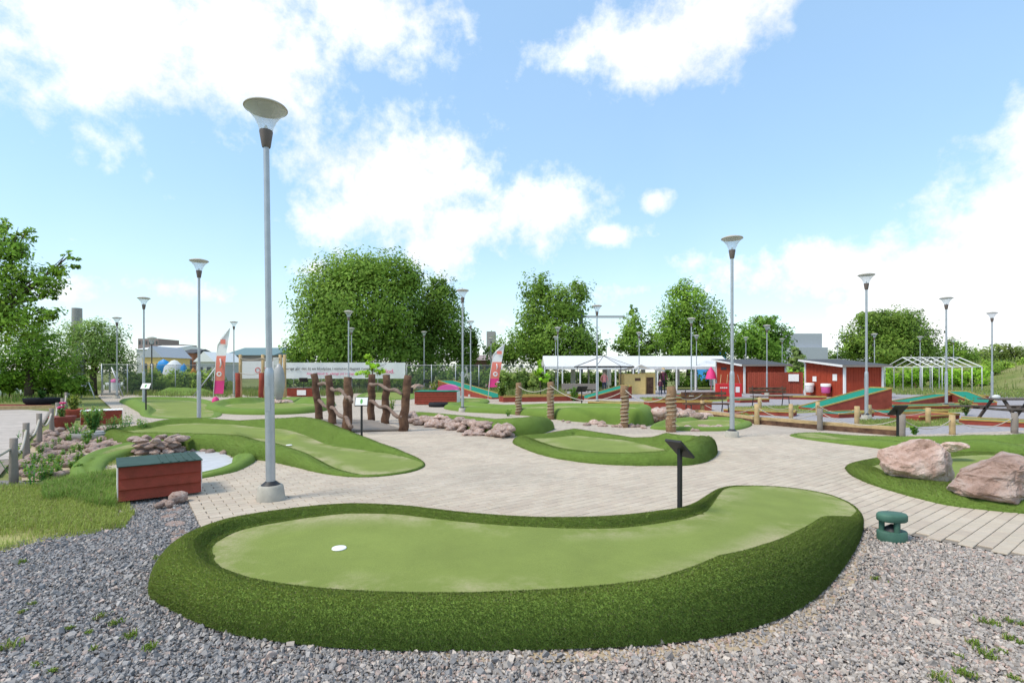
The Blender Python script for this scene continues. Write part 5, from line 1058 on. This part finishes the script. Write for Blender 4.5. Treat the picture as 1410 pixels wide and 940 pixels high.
for i in range(8):
    a0, a1 = i * math.pi / 4 + math.pi / 8, (i + 1) * math.pi / 4 + math.pi / 8; B().add([(math.cos(a0) * w, math.sin(a0) * w, 1.98), (math.cos(a1) * w, math.sin(a1) * w, 1.98), (0, 0, 2.75)], [(0, 1, 2)]).obj('roof_panel', 'white_cloth', root); B().tube([(math.cos(a0) * w, math.sin(a0) * w, 1.99), (0, 0, 2.77)], .014, 5).obj('rib', 'black_metal', root)
    B().tube([(math.cos(a0) * w, math.sin(a0) * w, 1.96), (math.cos(a1) * w, math.sin(a1) * w, 1.96)], .04, 5).obj('edge_bar', 'black_metal', root)
    if i % 2 == 0: B().tube([(math.cos(a0) * w, math.sin(a0) * w, 0), (math.cos(a0) * w, math.sin(a0) * w, 1.96)], .03, 5).obj('post', 'black_metal', root)
o = B().box(-1.2, 1.2, -.3, .3, .35, .75).box(-1.0, -.9, -.2, .2, 0, .35).box(.9, 1.0, -.2, .2, 0, .35).obj('trough_table', 'weathered_wood'); o.location = (PZ(797, 37), 37, -.03); tag(o, 'long grey trough table under the marquee edge', 'table')
root = empty('yellow_stall', (PZ(880, 37), 37, -.03), 'small yellow wooden stall with sagging white tarpaulin', 'stall'); B().box(-1.05, .45, 0, 2, 0, 1.45).obj('wall', 'yellow_board', root); B().box(.46, 1.25, .3, 2, 0, 1.5).obj('side_wall', 'yellow_board', root); B().box(.6, 1.1, .28, .3, .0, 1.2).obj('doorway', 'dark_wood', root); B().box(-.3, .1, -.02, 0, .95, 1.15).obj('hatch', 'dark_wood', root)
V = [(x_, y_, 1.75 + .42 * (1 - abs(x_ - .2) / 1.7) - .22 * abs(math.sin(x_ * 2.2)) + .05 * (y_ > 1)) for y_ in (-.35, .9, 2.2) for x_ in np.linspace(-1.45, 1.8, 14)]
me_obj('tarpaulin', np_mesh('tarpaulin', V, [(j * 14 + i, j * 14 + i + 1, (j + 1) * 14 + i + 1, (j + 1) * 14 + i) for j in range(2) for i in range(13)], 'white_cloth', smooth=True), root)
root = empty('frame_tent', (31.6, 40, -.03), 'bare white skeleton of a gabled frame tent', 'tent frame')
for i in range(7):
    xx = 4.6 * i / 6; B().tube([(xx, 0, 0), (xx, 0, 1.98), (xx, 2, 2.75), (xx, 4, 1.98), (xx, 4, 0)], .035, 6).obj('arch', 'white_paint', root)
for y_, z_ in ((0, 1.98), (2, 2.75), (4, 1.98)): B().tube([(0, y_, z_), (4.6, y_, z_)], .03, 6).obj('purlin', 'white_paint', root)
# ------------------------------------------------------------------ people
def person(name, px, feet, head_top, label, top, bottom, lean=0.0, hat=None, arm=.25):
    x, y = P(px, feet); H = max(.9, HZ(head_top, y) + .02); s = H / 1.75
    J = {'pel': (0, 0, .93), 'chest': (lean * .5, 0, 1.28), 'neck': (lean, 0, 1.48), 'head': (lean * 1.15, -.02, 1.64), 'lk': (-.1, -.04, .5), 'lf': (-.11, .02, .06), 'lt': (-.11, -.16, .03), 'rk': (.1, .02, .5), 'rf': (.13, .05, .06), 'rt': (.13, -.13, .03), 'lh': (-.09, 0, .88), 'rh': (.09, 0, .88),
         'ls': (-.19 + lean * .8, 0, 1.40), 'le': (-.26 + lean * .6, -.03, 1.12), 'lw': (-.24 + lean * .5, -arm, .95), 'rs': (.19 + lean * .8, 0, 1.40), 're': (.26 + lean * .6, -.03, 1.12), 'rw': (.24 + lean * .5, -arm, .95)}
    E = [('pel', 'chest'), ('chest', 'neck'), ('neck', 'head'), ('pel', 'lh'), ('lh', 'lk'), ('lk', 'lf'), ('lf', 'lt'), ('pel', 'rh'), ('rh', 'rk'), ('rk', 'rf'), ('rf', 'rt'), ('neck', 'ls'), ('ls', 'le'), ('le', 'lw'), ('neck', 'rs'), ('rs', 're'), ('re', 'rw')]
    Rd = dict(pel=.14, chest=.15, neck=.06, head=.10, lk=.06, rk=.06, lf=.045, rf=.045, lt=.035, rt=.035, lh=.095, rh=.095, ls=.06, rs=.06, le=.045, re=.045, lw=.035, rw=.035)
    ks = list(J); me = bpy.data.meshes.new('body'); me.from_pydata([tuple(c * s for c in J[k]) for k in ks], [(ks.index(a), ks.index(b_)) for a, b_ in E], [])
    o = me_obj('body', me); o.modifiers.new('skin', 'SKIN'); o.modifiers.new('sub', 'SUBSURF').levels = 2
    for i, k in enumerate(ks):
        v = me.skin_vertices[0].data[i]; v.radius = (Rd[k] * s, Rd[k] * s * .8); v.use_root = k == 'pel'
    dg = bpy.context.evaluated_depsgraph_get(); dg.update(); m2 = bpy.data.meshes.new_from_object(o.evaluated_get(dg)); bpy.data.objects.remove(o)
    m2.materials.clear()
    for mm in ('skin', top, bottom, 'hair'): m2.materials.append(M_(mm))
    for p in m2.polygons:
        c = p.center / s; p.material_index = 3 if c.z > 1.66 else 0 if (c.z > 1.47 or (abs(c.x) > .2 and c.z < 1.02 and c.y < -.12)) else 1 if c.z > .92 else 2; p.use_smooth = True
    m2.name = 'body'; root = empty('person', (x, y, -.03), label, 'person', 'people at the golf park'); me_obj('body', m2, root)
    if hat: B().lathe([(.17 * s, 1.68 * s), (.12 * s, 1.7 * s), (.11 * s, 1.79 * s), (.0, 1.81 * s)], 12, (lean * 1.15 * s, -.02 * s, 0)).obj('hat', hat, root)
person('person', 832, 542, 511, 'person in a pink shirt and dark trousers behind the teal ramp', 'pink_cloth', 'denim'); person('person', 887, 540, 514, 'person in a long dark coat beside the yellow stall', 'dark_cloth', 'dark_cloth', arm=.05); person('person', 913, 541, 507, 'taller person in a dark sleeveless top at the stall doorway', 'wine_cloth', 'dark_cloth', hat='pine_wood'); person('person', 909, 543, 521, 'small child in a wine red top beside the stall', 'wine_cloth', 'denim')
o = B().lathe([(.45, 1.0), (.3, 1.6), (.0, 2.05)], 14, cap=False).lathe([(.02, 0), (.02, 2.0)], 6).obj('parasol', 'magenta'); o.location = (PZ(979, 43.5), 43.5, -.03); tag(o, 'pink parasol in front of the second marquee', 'parasol')

# ------------------------------------------------------------------ flags, banners, fence
def feather(px, yt, yb, z, w, lean, label, seed):
    root = empty('feather_flag', (PZ(px, z), z, -.03), label, 'flag', 'feather flags'); h0, h1 = HZ(yb, z) + .03, HZ(yt, z) + .03; H = h1 - h0
    B().tube([(0, 0, 0), (lean * .3, 0, h0 + H * .3), (lean * .75, 0, h0 + H * .75), (lean + w, 0, h1)], .02, 6).obj('pole', 'white_paint', root)
    def edge(t): x = lean * t + (w * max(0, (t - .72) / .28) ** 2 if t > .72 else 0); return x
    for t0, t1, mt in ((0, .2, 'magenta'), (.2, .58, 'coral'), (.58, 1, 'white_cloth')):
        V = []; n = 8
        for i in range(n + 1):
            t = t0 + (t1 - t0) * i / n; r = lean * t + w; V += [(edge(t) + .01, .02 * math.sin(t * 9), h0 + H * t), (max(r, edge(t) + .012), .05 * math.sin(t * 7 + 1), h0 + H * t)]
        o = me_obj('cloth', np_mesh('cloth', V, [(2 * i, 2 * i + 1, 2 * i + 3, 2 * i + 2) for i in range(n)], mt, smooth=True), root)
        if t0 == .2: B().tube([(lean * .52 + w * .5, -.09, h0 + H * .54), (lean * .47 + w * .62, -.09, h0 + H * .46), (lean * .42 + w * .55, -.09, h0 + H * .40)], .035, 5).obj('logo_swirl', 'white_cloth', o); B().lathe([(w * .12, 0), (w * .26, 0), (w * .26, .012), (w * .12, .012), (w * .12, 0)], 14, cap=False).obj('logo_ring', 'white_cloth', o).matrix_local = Matrix.Translation((lean * .3 + w * .55, -.09, h0 + H * .3)) @ Matrix.Rotation(R(90), 4, 'X')
        if t0 == .58: B().box(lean * .78 + w * .35, lean * .78 + w * .85, -.09, -.08, h0 + H * .76, h0 + H * .83).obj('logo_block', 'coral', o)
feather(293, 452, 542, 25, .48, .32, 'leaning white and pink feather flag on the left meadow', 1); feather(672, 473, 533, 30, .55, .42, 'white and pink feather flag beside the red ramp', 2)
o = B().lathe([(.14, 0), (.18, .1), (.13, .3), (.05, .38)], 12).obj('flag_weight', 'magenta'); o.location = (PZ(297, 24.6), 24.6, 0); tag(o, 'pink weight bag at the foot of the leaning flag', 'flag weight')
def text(name, body, size, loc, mtl, parent=None, rot=(R(90), 0, 0), width=None):
    c = bpy.data.curves.new(name, 'FONT'); c.body = body; c.size = size; c.align_x = 'LEFT'; c.extrude = .002; o = bpy.data.objects.new(name, c); link(o); dg = bpy.context.evaluated_depsgraph_get(); dg.update()
    me = bpy.data.meshes.new_from_object(o.evaluated_get(dg)); bpy.data.objects.remove(o); me.materials.clear(); me.materials.append(M_(mtl)); t = me_obj(name, me, parent); t.location = loc; t.rotation_euler = rot
    if width:
        w = max(v.co.x for v in me.vertices) - min(v.co.x for v in me.vertices); t.scale = (width / w, 1, 1)
    return t
z = 37.0; x0, x1 = PZ(384, z), PZ(558, z); h0, h1 = HZ(521, z), HZ(499, z); bn = empty('banner', (x0, z, h0), 'long white banner with dark and red lettering on the fence', 'banner')
V = [(t * (x1 - x0), .03 * math.sin(t * 40), (h1 - h0) * k) for k in (0, 1) for t in np.linspace(0, 1, 40)]
me_obj('cloth', np_mesh('cloth', V, [(i, i + 1, 41 + i, 40 + i) for i in range(39)], 'white_cloth', smooth=True), bn)
text('lettering', 'I Sverige går det åt en blodpåse i minuten, dygnet runt', .27, (.15, -.06, .62), 'ink_and_shade', bn, width=6.2); text('lettering', 'Att ge blod är viktigt på riktigt', .22, (2.0, -.06, .28), 'magenta', bn, width=3.4); text('lettering', 'GeBlod.', .42, (6.85, -.06, .38), 'magenta', bn, width=1.35)
x0, x1 = PZ(333, z), PZ(377, z); b2 = empty('banner', (x0, z, h0), 'white banner with two red rings behind the timber frame', 'banner'); B().box(0, x1 - x0, -.01, .01, 0, h1 - h0 + .1).obj('cloth', 'white_cloth', b2)
for i in range(2): B().lathe([(.15, 0), (.19, 0), (.19, .012), (.15, .012), (.15, 0)], 16, cap=False).obj('ring', 'red_sign', b2).matrix_local = Matrix.Translation((1.15 + i * .6, -.03, .6)) @ Matrix.Rotation(R(90), 4, 'X')
fr = empty('rope_gallows', (PZ(331, 30), 30, 0), 'open frame of pale timber posts with slack rope', 'frame')
for i, px in enumerate((331, 362, 386, 392)): log((PZ(px, 30) - PZ(331, 30), 0, -.1), (PZ(px, 30) - PZ(331, 30), 0, HZ(488, 30)), .09, .085, px, 8, 3, .005).obj('post', 'pine_wood', fr)
for a, b_ in ((331, 362), (362, 386)): B().tube(sag((PZ(a, 30) - PZ(331, 30), -.1, 2.35), (PZ(b_, 30) - PZ(331, 30), -.1, 2.35), .1), .02, 5).obj('rope', 'rope_white', fr); B().tube(sag((PZ(a, 30) - PZ(331, 30), -.1, 1.5), (PZ(b_, 30) - PZ(331, 30), -.1, 1.5), .1), .02, 5).obj('rope', 'rope_white', fr)
for px in (327, 360): o = log((0, 0, -.1), (0, 0, 1.5), .13, .13, px, 8, 3).obj('wooden_post', 'brick_red'); o.location = (PZ(px, 28.5), 28.5, 0); tag(o, 'thick reddish post in front of the timber frame', 'post', 'thick reddish posts')
def wire_fence(pa, pb, z0, z1, label, n):
    a = Vector((PZ(pa, z0), z0, -.05)); b = Vector((PZ(pb, z1), z1, -.05)); root = empty('wire_fence', a, label, 'fence', 'wire mesh fences'); d = b - a
    for i in range(n + 1): p = d * (i / n); B().tube([p, p + Vector((0, 0, 2.15))], .035, 6).obj('post', 'steel', root)
    me_obj('mesh_panel', np_mesh('mesh_panel', [(0, 0, .05), tuple(d + Vector((0, 0, .05))), tuple(d + Vector((0, 0, 2.1))), (0, 0, 2.1)], [(0, 1, 2, 3)], 'wire_mesh'), root); B().tube([(0, 0, 2.1), tuple(d + Vector((0, 0, 2.1)))], .015, 5).obj('top_wire', 'steel', root)
wire_fence(140, 330, 34, 39, 'wire mesh fence across the left meadow', 6); wire_fence(330, 560, 39, 37.4, 'wire mesh fence carrying the long banner', 6); wire_fence(560, 750, 37.4, 41, 'wire mesh fence between the big tree and the marquee', 6)
for px, py0, py1, xo in ((157, 505, 535, 16), (300, 505, 537, -32)):
    z = 33; o = B().tube([(0, 0, HZ(py0, z)), (xo * z / F, 0, 0)], .04, 6).obj('brace_pole', 'steel'); o.location = (PZ(px, z), z - .2, -.03); tag(o, 'slanting brace pole of the wire fence by the path' if xo > 0 else 'slanting brace pole near the leaning flag', 'pole')
# gate posts, sandwich board, steps, bins on the left
for px, yt, yb, lab in ((114, 488, 543, 'tall grey steel gate post beside the sandwich board'), (129, 497, 541, 'grey gate leaf standing open behind the gate post'), (4, 488, 544, 'tall grey steel post at the far left edge')):
    x, y = P(px, yb); root = empty('gate_post', (x, y, -.03), lab, 'gate', 'grey steel gate'); h = HZ(yt, y)
    if px == 129:
        for i in range(5): B().box(i * .32, i * .32 + .12, .3 * i, .3 * i + .04, 0, h - .06 * i).obj('bar', 'steel', root)
        B().tube([(0, 0, h * .95), (1.4, 1.2, h * .85)], .03, 6).obj('rail', 'steel', root)
    else: B().box(-.13, .13, -.1, .1, 0, h).obj('post', 'steel', root); B().box(-.15, .15, -.12, .12, h, h + .03).obj('cap', 'steel', root)
x, y = P(121, 547); root = empty('sandwich_board', (x, y, -.03), 'white A-shaped sandwich board stand by the gate', 'sign stand')
for s in (-1, 1): B().tube([(s * .42, 0, 0), (s * .04, 0, .95)], .03, 6).obj('leg', 'white_paint', root)
B().box(-.2, .2, -.02, .02, .45, .5).obj('cross_bar', 'white_paint', root)
x, y = P(150, 536); root = empty('white_steps', (x, y, -.03), 'low pale steps beside the pink-topped bin', 'steps')
for i in range(3): B().box(-.9, .7, i * .35, 2, i * .22, i * .22 + .2).obj('step', 'white_paint', root)
for px, yt, yb, lab, mt in ((20, 523, 541, 'pink rounded litter bin with white front at the left', 'pink'), (159, 521, 537, 'white litter bin with pink lid at the path end', 'white_paint'), (1265, 521, 533, 'pink bin standing by the white frame tent', 'pink')):
    x, y = P(px, yb); h = HZ(yt, y); root = empty('litter_bin', (x, y, -.03), lab, 'bin', 'litter bins'); B().lathe([(.3, 0), (.33, .1), (.35, h * .75)], 16).obj('body', mt if px != 20 else 'white_paint', root); B().lathe([(.37, h * .72), (.36, h * .88), (.2, h)], 16).obj('lid', 'pink', root)
root = empty('hand_railing', (PZ(62, 34), 34, -.03), 'low white railing in the far left undergrowth', 'railing')
for zz in (.5, 1.0): B().beam((-1.6, 0, zz), (1.6, 0, zz), .05, .09).obj('rail', 'white_paint', root)
for i in range(3): B().box(-1.6 + i * 1.55, -1.5 + i * 1.55, -.04, .04, 0, 1.05).obj('post', 'white_paint', root)
o = B().beam((*P(-60, 564), .06), (*P(76, 562), .06), .14, .14).obj('timber_kerb', 'pine_wood'); tag(o, 'pale timber kerb at the end of the boarded path', 'kerb'); tri_sheet('red_court', [P(-80, 561), P(76, 560), P(70, 556), P(-80, 556)], -.01, 'brick_red')

# ------------------------------------------------------------------ far buildings
def building(label, px0, px1, yt, z, depth, wall, roof=None, rise=0.0, win=(0, 0), name='building', gable='x', yb=None):
    root = empty(name, (PZ(px0, z), z, -.05), label, 'building', 'far buildings'); w = PZ(px1, z) - PZ(px0, z); h = HZ(yt, z) + .05
    B().box(0, w, 0, depth, 0, h).obj('wall', wall, root)
    if roof:
        if gable == 'x': B().prism([(-.3, h), (w + .3, h), (w / 2, h + rise)], -.3, depth + .3, 'y').obj('roof', roof, root)
        else: B().prism([(-.3, h + .01), (depth + .3, h + .01), (depth / 2, h + rise)], -.3, w + .3, 'x').obj('roof', roof, root)
    c, r = win
    for i in range(c):
        for j in range(r): B().box(w * (i + .25) / c, w * (i + .75) / c, -.06, .02, h * (j + .35) / r, h * (j + .75) / r).obj('window', 'glass_dark', root)
    return root
mat('green_roof', (.13, .21, .22), False, .6, .3, var=.06); mat('brick_wall', (.30, .13, .08), False, .9, .2, var=.15); mat('pale_wall', (.58, .57, .55), False, .8, .2, var=.08)
building('grey windowless hall with a darker side', 1090, 1132, 459, 85, 10, 'grey_clad'); building('lower grey annex in front of the hall', 1098, 1140, 478, 84, 6, 'grey_clad'); building('long low hall with a green metal roof', 308, 376, 489, 120, 20, 'weathered_wood', 'green_roof', 2.2, (10, 1), gable='y')
building('brownish apartment block far behind the willow', 190, 218, 466, 240, 15, 'apartment', win=(6, 4)); building('small mauve tower block', 227, 233, 474, 260, 12, 'apartment', win=(2, 4)); building('second mauve tower block', 243, 251, 474, 260, 12, 'apartment', win=(2, 4)); building('red brick house left of the white gable', 248, 266, 486, 110, 8, 'brick_wall', 'roof_felt', 1.0, (3, 1), gable='y')
building('white gabled house with blue sign', 270, 294, 498, 80, 8, 'pale_wall', 'white_paint', 1.6, (2, 1)); building('large white roofed hall behind the willow', 188, 228, 481, 130, 20, 'pale_wall', 'white_paint', 1.5, gable='y'); building('wooden gabled house with grey roof frame', 196, 222, 492, 90, 8, 'yellow_board', 'grey_clad', 2.0, (3, 1))
building('dark brown wooden house behind the fence', 648, 676, 496, 75, 8, 'dark_wood', 'apartment', .9, (3, 1), gable='y'); building('pale low house behind the lamp pair', 630, 652, 491, 90, 8, 'pale_wall', 'roof_felt', .8, (2, 1), gable='y'); building('tall grey silo tower above the trees', 670, 682, 456, 160, 8, 'stone_grey', name='tower'); building('blue flat shed behind the broad tree', 975, 1000, 485, 90, 6, 'blue_plastic'); building('dark red barn behind the frame tent', 1235, 1270, 496, 75, 8, 'wine_cloth', 'roof_felt', .5, gable='y'); building('blue roofed low hall on the slope', 1372, 1410, 492, 120, 10, 'blue_plastic', 'stone_grey', .7, gable='y'); building('long pale wall behind the small shed', 1140, 1215, 494, 95, 4, 'pale_wall'); building('long white low hall right of the green roof', 376, 402, 492, 110, 10, 'pale_wall')
o = B().lathe([(1.1, 0), (1.0, HZ(424, 120))], 14).obj('chimney', 'stone_grey'); o.location = (PZ(106, 120), 120, -.05); tag(o, 'tall round grey chimney behind the bushes', 'chimney')
root = empty('inflatable', (PZ(240, 60), 60, -.05), 'blue and white rounded inflatable play figure', 'inflatable', None)
B().lathe([(.9, 0), (1.3, .8), (1.0, 2.2), (.3, 2.9), (0, 3.0)], 16).obj('body', 'white_cloth', root); B().lathe([(.0, -.9), (.5, -.6), (.75, 0), (.5, .6), (0, .9)], 12, (-1.1, -.2, 2.2), 1.1, .6).obj('blue_wing', 'blue_plastic', root); B().lathe([(.0, -1), (.45, -.6), (.55, 0), (.45, .6), (0, 1)], 12, (1.3, -.3, 1.6), .7, .6).obj('blue_wing', 'blue_plastic', root); B().lathe([(.0, -.5), (.4, 0), (0, .5)], 10, (2.2, 0, 1.6)).obj('nose', 'orange_plastic', root)
root = empty('tower_crane', (PZ(800, 260), 260, 0), 'distant tower crane with a long horizontal jib', 'crane'); B().box(-.9, .9, -.9, .9, 0, HZ(434, 260)).obj('mast', 'denim', root); B().beam((-6, 0, HZ(436, 260)), (22, 0, HZ(436, 260)), .6, 1.2).obj('jib', 'grey_clad', root); B().box(-2, 1.5, -1, 1, HZ(437, 260), HZ(428, 260)).obj('cab', 'denim', root)
